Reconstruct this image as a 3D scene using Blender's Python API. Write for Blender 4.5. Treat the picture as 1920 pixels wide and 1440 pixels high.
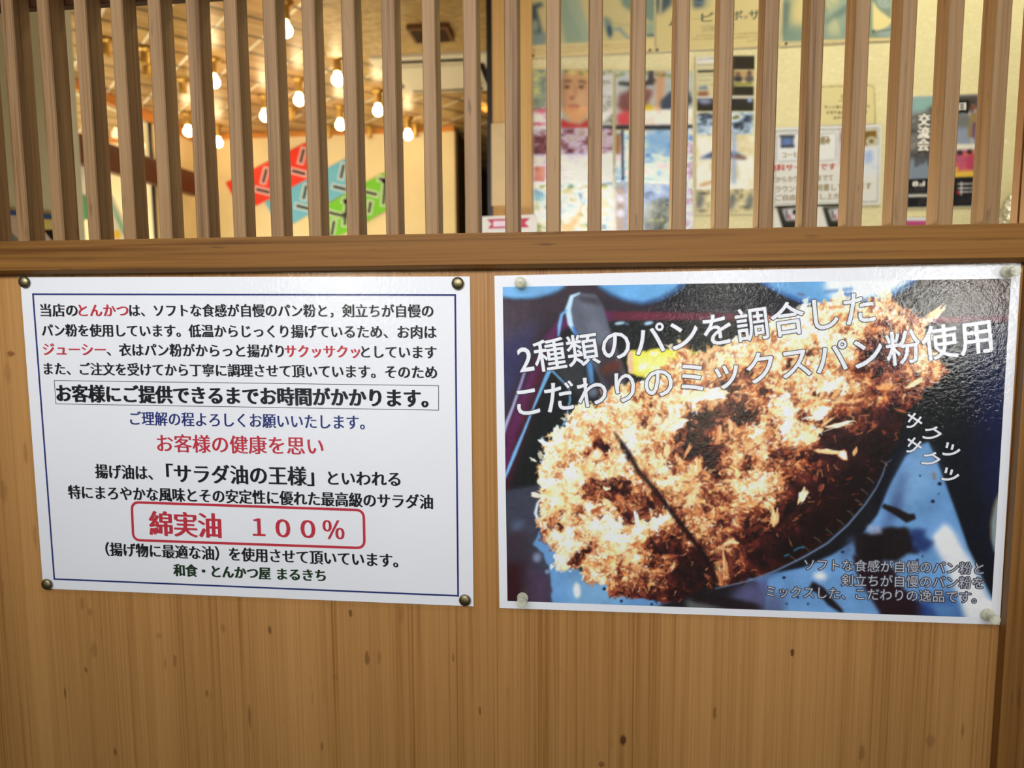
import bpy, bmesh, math, random
import numpy as np
from mathutils import Matrix, Vector

for o in list(bpy.data.objects):
    bpy.data.objects.remove(o)
SC = bpy.context.scene
COL = SC.collection

# ------------------------------------------------------------------ camera
W, H = 1920, 1440
CAM = np.array([0.0, -0.601035, 1.25])
YAW, PITCH, ROLL, FPX = -0.107346, -0.100370, -0.0054675, 1313.016
_f = np.array([math.sin(YAW) * math.cos(PITCH), math.cos(YAW) * math.cos(PITCH), math.sin(PITCH)])
_r = np.array([math.cos(YAW), -math.sin(YAW), 0.0])
_u = np.cross(_r, _f)
_c, _s = math.cos(ROLL), math.sin(ROLL)
CR, CU, CF = _c * _r + _s * _u, -_s * _r + _c * _u, _f
cd = bpy.data.cameras.new('camera')
cd.sensor_width = 36.0
cd.lens = 36.0 * FPX / W
cd.clip_start = 0.02
cd.dof.use_dof = True
cd.dof.focus_distance = 0.60
cd.dof.aperture_fstop = 6.6
cam = bpy.data.objects.new('camera', cd)
COL.objects.link(cam)
cam.matrix_world = Matrix(((CR[0], CU[0], -CF[0], CAM[0]), (CR[1], CU[1], -CF[1], CAM[1]),
                           (CR[2], CU[2], -CF[2], CAM[2]), (0, 0, 0, 1)))
SC.camera = cam


def ray(x, y):
    return CF + CR * (x - W / 2) / FPX - CU * (y - H / 2) / FPX


def on_y(x, y, Y):
    d = ray(x, y)
    return CAM + d * (Y - CAM[1]) / d[1]


def on_z(x, y, Z):
    d = ray(x, y)
    return CAM + d * (Z - CAM[2]) / d[2]


def on_x(x, y, X):
    d = ray(x, y)
    return CAM + d * (X - CAM[0]) / d[0]


def project(P):
    d = P - CAM
    z = d @ CF
    return W / 2 + FPX * (d @ CR) / z, H / 2 - FPX * (d @ CU) / z


# ------------------------------------------------------------------ render look
SC.view_settings.view_transform = 'Standard'
SC.view_settings.look = 'None'
SC.view_settings.exposure = 0.0
SC.view_settings.gamma = 1.0
SC.view_settings.use_curve_mapping = False
try:
    SC.cycles.use_denoising = True
    SC.cycles.transparent_max_bounces = 16
    SC.cycles.max_bounces = 8
    SC.cycles.sample_clamp_indirect = 6.0
    SC.cycles.caustics_reflective = False
    SC.cycles.caustics_refractive = False
except Exception:
    pass

# ------------------------------------------------------------------ world: shaded street with trees and bright gaps of sky
wd = bpy.data.worlds.new('world')
SC.world = wd
wd.use_nodes = True
nt = wd.node_tree
nt.nodes.clear()


class G:
    """small node-graph helper"""

    def __init__(self, nt):
        self.nt = nt

    def n(self, t, props=None, **inp):
        nd = self.nt.nodes.new(t)
        for k, v in (props or {}).items():
            setattr(nd, k, v)
        for k, v in inp.items():
            key = int(k[1:]) if k[0] == '_' and k[1:].isdigit() else k.replace('__', ' ')
            self.set(nd.inputs[key], v)
        return nd

    def set(self, sock, v):
        if isinstance(v, bpy.types.NodeSocket):
            self.nt.links.new(v, sock)
        else:
            sock.default_value = v

    def math(self, op, a, b=0.0, c=None, clamp=False):
        nd = self.n('ShaderNodeMath', {'operation': op, 'use_clamp': clamp}, _0=a, _1=b)
        if c is not None:
            self.set(nd.inputs[2], c)
        return nd.outputs[0]

    def ramp(self, fac, stops, interp='LINEAR'):
        nd = self.n('ShaderNodeValToRGB')
        cr = nd.color_ramp
        cr.interpolation = interp
        while len(cr.elements) > 1:
            cr.elements.remove(cr.elements[-1])
        cr.elements[0].position = stops[0][0]
        cr.elements[0].color = (*stops[0][1], 1)
        for p, c in stops[1:]:
            e = cr.elements.new(p)
            e.color = (*c, 1)
        self.nt.links.new(fac, nd.inputs[0])
        return nd.outputs[0]

    def mix(self, fac, a, b, blend='MIX'):
        nd = self.n('ShaderNodeMix', {'data_type': 'RGBA', 'blend_type': blend})
        self.set(nd.inputs[0], fac)
        for s, v in ((nd.inputs[6], a), (nd.inputs[7], b)):
            if isinstance(v, tuple) and len(v) == 3:
                v = (*v, 1)
            self.set(s, v)
        return nd.outputs[2]

    def noise(self, vec, scale, detail=3.0, rough=0.55, dist=0.0):
        nd = self.n('ShaderNodeTexNoise', None, Scale=scale, Detail=detail, Roughness=rough, Distortion=dist)
        if vec is not None:
            self.nt.links.new(vec, nd.inputs['Vector'])
        return nd.outputs[0]

    def mapping(self, vec, scale=(1, 1, 1), loc=(0, 0, 0), rot=(0, 0, 0)):
        nd = self.n('ShaderNodeMapping', None, Scale=scale, Location=loc, Rotation=rot)
        self.nt.links.new(vec, nd.inputs['Vector'])
        return nd.outputs[0]


g = G(nt)
tc = g.n('ShaderNodeTexCoord')
sep = g.n('ShaderNodeSeparateXYZ', None, Vector=tc.outputs['Generated'])
zz = sep.outputs['Z']
leaf = g.noise(tc.outputs['Generated'], 9.0, 6.0, 0.7)
gaps = g.ramp(leaf, [(0.52, (0.10, 0.12, 0.06)), (0.61, (0.9, 1.0, 0.65)), (0.68, (15.0, 15.6, 13.5))])
sky = g.ramp(zz, [(0.0, (0.13, 0.115, 0.10)), (0.42, (0.13, 0.115, 0.10)), (0.50, (0.30, 0.28, 0.25)), (1.0, (0.85, 0.95, 1.15))])
zn = g.math('MULTIPLY_ADD', zz, 0.5, 0.5)
sky = g.ramp(zn, [(0.0, (0.10, 0.085, 0.07)), (0.40, (0.12, 0.10, 0.08)), (0.485, (0.22, 0.20, 0.17)),
                  (0.66, (0.55, 0.62, 0.66)), (1.0, (0.9, 1.0, 1.2))])
band = g.ramp(zn, [(0.40, (0, 0, 0)), (0.47, (0.5, 0.5, 0.5)), (0.50, (1, 1, 1)), (0.56, (1, 1, 1)), (0.66, (0, 0, 0))])
wcol = g.mix(band, sky, gaps)
# bright gaps and sunlit ground, added in directions that glint in the poster film
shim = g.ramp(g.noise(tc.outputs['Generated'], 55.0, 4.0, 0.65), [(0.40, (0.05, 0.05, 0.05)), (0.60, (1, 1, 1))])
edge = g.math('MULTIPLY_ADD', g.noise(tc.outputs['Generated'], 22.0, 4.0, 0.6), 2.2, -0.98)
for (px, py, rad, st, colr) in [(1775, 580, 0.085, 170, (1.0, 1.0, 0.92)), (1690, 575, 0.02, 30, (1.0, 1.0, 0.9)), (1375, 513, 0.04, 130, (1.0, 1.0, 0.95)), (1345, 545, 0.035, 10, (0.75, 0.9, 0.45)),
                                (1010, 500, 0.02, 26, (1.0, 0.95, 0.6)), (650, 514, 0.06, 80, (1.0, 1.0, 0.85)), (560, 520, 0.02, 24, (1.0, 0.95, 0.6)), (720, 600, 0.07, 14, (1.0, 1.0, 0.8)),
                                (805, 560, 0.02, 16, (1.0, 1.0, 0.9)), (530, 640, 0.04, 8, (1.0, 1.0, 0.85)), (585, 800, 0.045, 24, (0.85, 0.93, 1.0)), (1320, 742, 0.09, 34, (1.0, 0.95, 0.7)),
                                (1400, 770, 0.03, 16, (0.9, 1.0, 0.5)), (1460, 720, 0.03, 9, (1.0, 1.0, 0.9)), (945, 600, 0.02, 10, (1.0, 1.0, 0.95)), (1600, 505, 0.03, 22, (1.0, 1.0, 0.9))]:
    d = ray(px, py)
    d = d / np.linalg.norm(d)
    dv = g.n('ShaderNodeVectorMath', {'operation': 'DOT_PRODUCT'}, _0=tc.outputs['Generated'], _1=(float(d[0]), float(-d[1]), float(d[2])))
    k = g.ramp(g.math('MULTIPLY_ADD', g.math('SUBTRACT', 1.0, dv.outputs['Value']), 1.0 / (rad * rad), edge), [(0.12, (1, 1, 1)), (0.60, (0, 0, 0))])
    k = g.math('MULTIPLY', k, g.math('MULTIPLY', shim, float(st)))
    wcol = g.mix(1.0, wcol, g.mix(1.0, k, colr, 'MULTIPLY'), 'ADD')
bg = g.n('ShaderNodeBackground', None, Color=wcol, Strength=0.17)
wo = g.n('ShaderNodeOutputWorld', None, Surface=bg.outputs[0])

# ------------------------------------------------------------------ big lights
def area(name, loc, aim, sx, sy, power, color, spread=math.pi):
    l = bpy.data.lights.new(name, 'AREA')
    l.shape = 'RECTANGLE'
    l.size, l.size_y, l.energy, l.color = sx, sy, power, color
    l.spread = spread
    o = bpy.data.objects.new(name, l)
    COL.objects.link(o)
    o.location = loc
    o.rotation_euler = (Vector(aim) - Vector(loc)).to_track_quat('-Z', 'Y').to_euler()
    return o


# daylight that falls in under the eave, above and behind the viewer
area('daylight', (-0.16, -1.15, 1.76), (-0.08, 0.0, 1.36), 1.5, 0.45, 5.3, (0.97, 0.98, 1.0), math.radians(74))
# the room's own ceiling lamps near the notice wall
area('room_lamp', (0.75, 0.62, 2.38), (0.75, 0.95, 1.4), 0.9, 0.25, 9.0, (1.0, 0.93, 0.70))

area('side_room_fill', (-3.7, 2.2, 0.95), (-3.6, 3.9, 1.7), 1.6, 1.0, 62.0, (1.0, 0.93, 0.76))  # unseen fill added to brighten the room beyond the glazing
# unseen fills added low in the room to brighten its walls and the slats
area('back_wall_fill', (-1.45, 2.2, 0.95), (-1.6, 3.9, 1.75), 2.0, 1.0, 30.0, (1.0, 0.84, 0.55))
area('slat_fill', (-1.10, 1.85, 1.22), (0.12, 0.0, 1.42), 0.5, 0.4, 8.0, (1.0, 0.70, 0.36), math.radians(80))  # added to warm the side faces of the slats
area('entrance_fill', (-0.05, 0.40, 0.85), (0.05, 1.2, 1.65), 2.2, 0.3, 7.5, (0.96, 0.98, 0.97))  # added in place of daylight reaching the lower notice wall

# ------------------------------------------------------------------ colour tools
def lin(c):
    c = np.asarray(c, float) / 255.0
    return np.where(c <= 0.04045, c / 12.92, ((c + 0.055) / 1.055) ** 2.4)


def L3(r, g_, b):
    return tuple(float(v) for v in lin((r, g_, b)))


# ------------------------------------------------------------------ mesh / object tools
def obj(name, verts, faces, mat=None, parent=None, smooth=False, loc=(0, 0, 0), mats=None, midx=None, recalc=False):
    me = bpy.data.meshes.new(name)
    me.from_pydata([tuple(map(float, v)) for v in verts], [], [tuple(f) for f in faces])
    for m in (mats or ([mat] if mat else [])):
        me.materials.append(m)
    if midx is not None:
        me.polygons.foreach_set('material_index', midx)
    if smooth:
        me.polygons.foreach_set('use_smooth', [True] * len(me.polygons))
    if recalc:
        b = bmesh.new()
        b.from_mesh(me)
        bmesh.ops.remove_doubles(b, verts=b.verts, dist=1e-7)
        bmesh.ops.recalc_face_normals(b, faces=b.faces)
        b.to_mesh(me)
        b.free()
    me.update()
    o = bpy.data.objects.new(name, me)
    COL.objects.link(o)
    o.location = loc
    if parent:
        o.parent = parent
    return o


def empty(name, loc=(0, 0, 0)):
    o = bpy.data.objects.new(name, None)
    o.empty_display_size = 0.02
    COL.objects.link(o)
    o.location = loc
    return o


def tag(o, label=None, cat=None, group=None, kind=None):
    if label: o['label'] = label
    if cat: o['category'] = cat
    if group: o['group'] = group
    if kind: o['kind'] = kind
    return o


def bm_obj(name, bm, mat, parent=None, smooth=False, loc=(0, 0, 0)):
    me = bpy.data.meshes.new(name)
    bm.to_mesh(me)
    bm.free()
    if mat: me.materials.append(mat)
    if smooth:
        me.polygons.foreach_set('use_smooth', [True] * len(me.polygons))
    o = bpy.data.objects.new(name, me)
    COL.objects.link(o)
    o.location = loc
    if parent: o.parent = parent
    return o


def box(name, lo, hi, mat, parent=None, bevel=0.0, seg=2, loc=(0, 0, 0)):
    bm = bmesh.new()
    bmesh.ops.create_cube(bm, size=1.0)
    lo, hi = np.array(lo, float), np.array(hi, float)
    for v in bm.verts:
        v.co = Vector([float(lo[i] + (v.co[i] + 0.5) * (hi[i] - lo[i])) for i in range(3)])
    if bevel > 0:
        bmesh.ops.bevel(bm, geom=list(bm.edges), offset=bevel, segments=seg, profile=0.7, affect='EDGES')
    return bm_obj(name, bm, mat, parent, False, loc)


def lathe(profile, seg=32):
    """profile [(radius, height)] turned about -Y, so height grows towards the viewer"""
    V, F = [], []
    n = len(profile)
    for i in range(seg):
        a = 2 * math.pi * i / seg
        for r, h in profile:
            V.append((r * math.cos(a), -h, r * math.sin(a)))
    for i in range(seg):
        for j in range(n - 1):
            a, b = i * n + j, ((i + 1) % seg) * n + j
            F.append((a, a + 1, b + 1, b))
    return V, F


def lathe_z(profile, seg=20):
    V, F = [], []
    n = len(profile)
    for i in range(seg):
        a = 2 * math.pi * i / seg
        for r, h in profile:
            V.append((r * math.cos(a), r * math.sin(a), h))
    for i in range(seg):
        for j in range(n - 1):
            a, b = i * n + j, ((i + 1) % seg) * n + j
            F.append((a, b, b + 1, a + 1))
    return V, F


# ------------------------------------------------------------------ materials
def mat_new(name):
    m = bpy.data.materials.new(name)
    m.use_nodes = True
    m.node_tree.nodes.clear()
    gg = G(m.node_tree)
    out = gg.n('ShaderNodeOutputMaterial')
    return m, gg, out


def principled(name, color, rough=0.5, metal=0.0, noise_amt=0.06, noise_scale=30.0, spec=0.5, bump=0.0, **kw):
    m, gg, out = mat_new(name)
    t = gg.n('ShaderNodeTexCoord')
    nz = gg.noise(t.outputs['Object'], noise_scale, 4.0)
    c = gg.ramp(nz, [(0.3, tuple(v * (1 - noise_amt) for v in color)), (0.7, tuple(min(1, v * (1 + noise_amt)) for v in color))])
    p = gg.n('ShaderNodeBsdfPrincipled', None, Roughness=rough, Metallic=metal)
    gg.set(p.inputs['Base Color'], c)
    p.inputs['Specular IOR Level'].default_value = spec
    for k, v in kw.items():
        p.inputs[k.replace('__', ' ')].default_value = v
    if bump:
        b = gg.n('ShaderNodeBump', None, Strength=bump, Distance=0.001, Height=nz)
        gg.set(p.inputs['Normal'], b.outputs[0])
    gg.set(out.inputs[0], p.outputs[0])
    return m


def emission(name, color, strength):
    m, gg, out = mat_new(name)
    e = gg.n('ShaderNodeEmission', None, Color=(*color, 1), Strength=strength)
    gg.set(out.inputs[0], e.outputs[0])
    return m


def wood(name, light, dark, axis='Z', fine=520.0, stretch=0.012, band=18.0, rough=0.42, per_object=True, contrast=1.0,
         spots=None, speck=0.35, bump=0.25, spec=0.3):
    m, gg, out = mat_new(name)
    t = gg.n('ShaderNodeTexCoord')
    vec = t.outputs['Object']
    if per_object:
        oi = gg.n('ShaderNodeObjectInfo')
        off = gg.math('MULTIPLY', oi.outputs['Random'], 37.0)
        cx = gg.n('ShaderNodeCombineXYZ', None, X=off, Y=off, Z=off)
        vec2 = gg.n('ShaderNodeVectorMath', {'operation': 'ADD'}, _0=vec, _1=cx.outputs[0]).outputs[0]
    else:
        vec2 = vec
    sc = {'Z': (1, 1, stretch), 'X': (stretch, 1, 1)}[axis]
    sc2 = {'Z': (1, 1, stretch * 4), 'X': (stretch * 4, 1, 1)}[axis]
    warp = gg.noise(gg.mapping(vec2, tuple(v * 1.0 for v in sc2)), 14.0, 2.0)
    f1 = gg.noise(gg.mapping(vec2, sc), fine, 3.0, 0.6)
    f2 = gg.noise(gg.mapping(vec2, sc), fine * 0.22, 4.0, 0.6, 0.4)
    b1 = gg.noise(gg.mapping(vec2, sc), band, 2.0)
    a = gg.math('MULTIPLY_ADD', gg.math('SUBTRACT', f1, 0.5), 1.1 * contrast, 0.5)
    b = gg.math('MULTIPLY_ADD', gg.math('SUBTRACT', f2, 0.5), 0.95 * contrast, a)
    c = gg.math('MULTIPLY_ADD', gg.math('SUBTRACT', b1, 0.5), 1.3 * contrast, b)
    c = gg.math('MULTIPLY_ADD', gg.math('SUBTRACT', warp, 0.5), 0.35, c)
    mid = tuple((l_ * 0.62 + d_ * 0.38) for l_, d_ in zip(light, dark))
    colr = gg.ramp(c, [(0.12, dark), (0.42, mid), (0.80, light)])
    # small dark pores that follow the grain
    po = gg.noise(gg.mapping(vec2, {'Z': (1, 1, 0.16), 'X': (0.16, 1, 1)}[axis]), 150.0, 2.0)
    pf = gg.ramp(po, [(0.24, (1, 1, 1)), (0.33, (0, 0, 0))])
    colr = gg.mix(gg.math('MULTIPLY', pf, speck), colr, tuple(v * 0.45 for v in dark))
    if spots:
        wob = gg.noise(vec, 260.0, 2.0)
        sp = gg.n('ShaderNodeSeparateXYZ', None, Vector=vec)
        for (px, pz, rx, rz, amt, colour) in spots:
            dx = gg.math('DIVIDE', gg.math('SUBTRACT', sp.outputs[0], px), rx)
            dz = gg.math('DIVIDE', gg.math('SUBTRACT', sp.outputs[2], pz), rz)
            dd = gg.math('SQRT', gg.math('ADD', gg.math('MULTIPLY', dx, dx), gg.math('MULTIPLY', dz, dz)))
            dd = gg.math('MULTIPLY_ADD', wob, 1.1, dd)
            k = gg.ramp(gg.math('MULTIPLY', dd, 0.4), [(0.45, (amt,) * 3), (0.66, (0, 0, 0))])
            colr = gg.mix(k, colr, colour)
    p = gg.n('ShaderNodeBsdfPrincipled', None, Roughness=rough)
    gg.set(p.inputs['Base Color'], colr)
    p.inputs['Specular IOR Level'].default_value = spec
    bp = gg.n('ShaderNodeBump', None, Strength=bump, Distance=0.0006, Height=b)
    gg.set(p.inputs['Normal'], bp.outputs[0])
    gg.set(out.inputs[0], p.outputs[0])
    return m


def schlick(gg, normal, f0):
    """reflectance of a thin clear sheet, the same from both of its sides"""
    geo = gg.n('ShaderNodeNewGeometry')
    d = gg.n('ShaderNodeVectorMath', {'operation': 'DOT_PRODUCT'}, _0=geo.outputs['Incoming'], _1=normal if normal is not None else geo.outputs['Normal'])
    c = gg.math('SUBTRACT', 1.0, gg.math('ABSOLUTE', d.outputs['Value']), clamp=True)
    return gg.math('MULTIPLY_ADD', gg.math('POWER', c, 5.0), 1.0 - f0, f0, clamp=True)


def film_mat(name, crinkle=0.17, scale=70.0, rough=0.035):
    m, gg, out = mat_new(name)
    t = gg.n('ShaderNodeTexCoord')
    n1 = gg.noise(t.outputs['Object'], scale * 4, 3.0, 0.6)
    n2 = gg.noise(t.outputs['Object'], scale * 0.22, 2.0)
    h = gg.math('MULTIPLY_ADD', n2, 0.6, n1)
    bp = gg.n('ShaderNodeBump', None, Strength=crinkle, Distance=0.0010, Height=h)
    gl = gg.n('ShaderNodeBsdfGlossy', None, Roughness=rough)
    gg.set(gl.inputs['Normal'], bp.outputs[0])
    tr = gg.n('ShaderNodeBsdfTransparent')
    mx = gg.n('ShaderNodeMixShader', None, Fac=schlick(gg, bp.outputs[0], 0.045))
    gg.set(mx.inputs[1], tr.outputs[0])
    gg.set(mx.inputs[2], gl.outputs[0])
    gg.set(out.inputs[0], mx.outputs[0])
    return m


def attr_mat(name, rough=0.55):
    m, gg, out = mat_new(name)
    a = gg.n('ShaderNodeVertexColor', {'layer_name': 'Col'})
    t = gg.n('ShaderNodeTexCoord')
    nz = gg.noise(t.outputs['Object'], 900.0, 2.0)
    v = gg.ramp(nz, [(0.3, (0.94,) * 3), (0.7, (1, 1, 1))])
    p = gg.n('ShaderNodeBsdfPrincipled', None, Roughness=rough)
    gg.set(p.inputs['Base Color'], gg.mix(1.0, a.outputs[0], v, 'MULTIPLY'))
    p.inputs['Specular IOR Level'].default_value = 0.2
    gg.set(out.inputs[0], p.outputs[0])
    return m


M = {}
M['paper'] = principled('white paper', (0.83, 0.83, 0.86), 0.6, noise_amt=0.015, noise_scale=12, spec=0.2)
M['film'] = film_mat('laminate film')
M['film_wall'] = film_mat('wall laminate film', 0.55, 22.0, 0.05)
M['ink_black'] = principled('black ink', (0.012, 0.012, 0.016), 0.5, spec=0.2)
M['ink_red'] = principled('red ink', (0.52, 0.035, 0.055), 0.5, spec=0.2)
M['ink_blue'] = principled('blue ink', (0.020, 0.030, 0.16), 0.5, spec=0.2)
M['ink_green'] = principled('green ink', (0.012, 0.035, 0.012), 0.5, spec=0.2)
M['ink_white'] = principled('white ink', (0.83, 0.83, 0.86), 0.5, noise_amt=0.01, spec=0.2)
M['ink_grey'] = principled('grey ink', (0.52, 0.52, 0.58), 0.5, noise_amt=0.01, spec=0.2)
M['ink_slate'] = principled('slate ink', (0.07, 0.10, 0.09), 0.5, spec=0.2)
M['ink_brown'] = principled('brown ink', (0.30, 0.22, 0.10), 0.5, spec=0.2)
M['brass'] = principled('tarnished brass', (0.24, 0.20, 0.11), 0.45, 1.0, noise_amt=0.25, noise_scale=400)
M['print'] = attr_mat('printed photograph')

# ------------------------------------------------------------------ text as meshes
_tcache = {}


def text_mesh(s):
    if s in _tcache: return _tcache[s]
    cu = bpy.data.curves.new('t', 'FONT')
    cu.body = s
    cu.size = 1.0
    cu.resolution_u = 3
    o = bpy.data.objects.new('t', cu)
    COL.objects.link(o)
    dg = bpy.context.evaluated_depsgraph_get()
    me = o.evaluated_get(dg).to_mesh()
    V = np.array([(v.co.x, v.co.y) for v in me.vertices], float).reshape(-1, 2)
    F = [tuple(p.vertices) for p in me.polygons]
    bpy.data.objects.remove(o)
    bpy.data.curves.remove(cu)
    _tcache[s] = (V, F)
    return V, F


class TextSet:
    """collects strings laid on a plane (local x right, z up) into one mesh"""

    def __init__(self):
        self.V, self.F, self.n = [], [], 0

    def add(self, s, p0, p1, height, y, copies=((0, 0, 0),), frac=0.86):
        """ink runs from p0 to p1 (mid-height, local x/z); height = cap ink height of a full glyph"""
        V, F = text_mesh(s)
        if len(V) == 0: return
        x0, x1 = V[:, 0].min(), V[:, 0].max()
        p0, p1 = np.array(p0, float), np.array(p1, float)
        ux = (p1 - p0)
        wid = np.linalg.norm(ux)
        ux /= wid
        uz = np.array([-ux[1], ux[0]])
        sx = wid / (x1 - x0)
        sz = height / frac
        for (dx, dz, dy) in copies:
            a = (V[:, 0] - x0) * sx + dx * sz
            b = (V[:, 1] - 0.38) * sz + dz * sz
            P = p0[None] + a[:, None] * ux[None] + b[:, None] * uz[None]
            for q in P:
                self.V.append((q[0], y + dy, q[1]))
            for f in F:
                self.F.append(tuple(i + self.n for i in f))
            self.n += len(V)

    def build(self, name, mat, parent):
        return obj(name, self.V, self.F, mat, parent)


BOLD = [(-0.034, 0.006, 0), (-0.012, -0.006, -0.00002), (0.012, 0.006, -0.00004), (0.034, -0.006, -0.00006)]
HEAVY = [(-0.048, 0.010, 0), (-0.024, -0.014, -0.00001), (0.0, 0.014, -0.00002), (0.024, -0.014, -0.00003), (0.048, 0.010, -0.00004)]
SEMI = [(-0.022, 0.002, 0), (0, -0.002, -0.00002), (0.022, 0.002, -0.00004)]
ROUND = [(0.022 * math.cos(a), 0.022 * math.sin(a), -0.00001 * i) for i, a in enumerate(np.arange(0, 2 * math.pi, math.pi / 4))]
RIM = [(0.034 * math.cos(a), 0.034 * math.sin(a), -0.00001 * i) for i, a in enumerate(np.arange(0, 2 * math.pi, math.pi / 5))]
RIM2 = [(0.068 * math.cos(a), 0.068 * math.sin(a), -0.00001 * i) for i, a in enumerate(np.arange(0, 2 * math.pi, math.pi / 6))]
THICK = [(0.012 * math.cos(a), 0.012 * math.sin(a), -0.00001 * i) for i, a in enumerate(np.arange(0, 2 * math.pi, math.pi / 2))]

# ------------------------------------------------------------------ raster paint for printed pictures
RNG = np.random.default_rng(7)


def blur1(a, s):
    if s <= 0: return a
    r = max(1, int(s * 2.6))
    k = np.exp(-0.5 * (np.arange(-r, r + 1) / s) ** 2)
    k /= k.sum()
    for ax in (0, 1):
        pad = [(0, 0)] * a.ndim
        pad[ax] = (r, r)
        p = np.pad(a, pad, mode='edge')
        out = np.zeros_like(a)
        n = a.shape[ax]
        for i, w in enumerate(k):
            sl = [slice(None)] * a.ndim
            sl[ax] = slice(i, i + n)
            out += w * p[tuple(sl)]
        a = out
    return a


def vnoise(h, w, cell, seed=0, oct_=4, pers=0.55, stretch=(1.0, 1.0)):
    rg = np.random.default_rng(seed)
    out = np.zeros((h, w))
    amp, tot = 1.0, 0.0
    for o in range(oct_):
        cy, cx = max(1.0, cell * stretch[1] / 2 ** o), max(1.0, cell * stretch[0] / 2 ** o)
        gh, gw = int(h / cy) + 3, int(w / cx) + 3
        gr = rg.random((gh, gw))
        yy, xx = np.arange(h) / cy, np.arange(w) / cx
        iy, ix = yy.astype(int), xx.astype(int)
        fy, fx = yy - iy, xx - ix
        fy, fx = (fy * fy * (3 - 2 * fy))[:, None], (fx * fx * (3 - 2 * fx))[None]
        a = gr[iy][:, ix] * (1 - fx) + gr[iy][:, ix + 1] * fx
        b = gr[iy + 1][:, ix] * (1 - fx) + gr[iy + 1][:, ix + 1] * fx
        out += amp * (a * (1 - fy) + b * fy)
        tot += amp
        amp *= pers
    return out / tot


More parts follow.
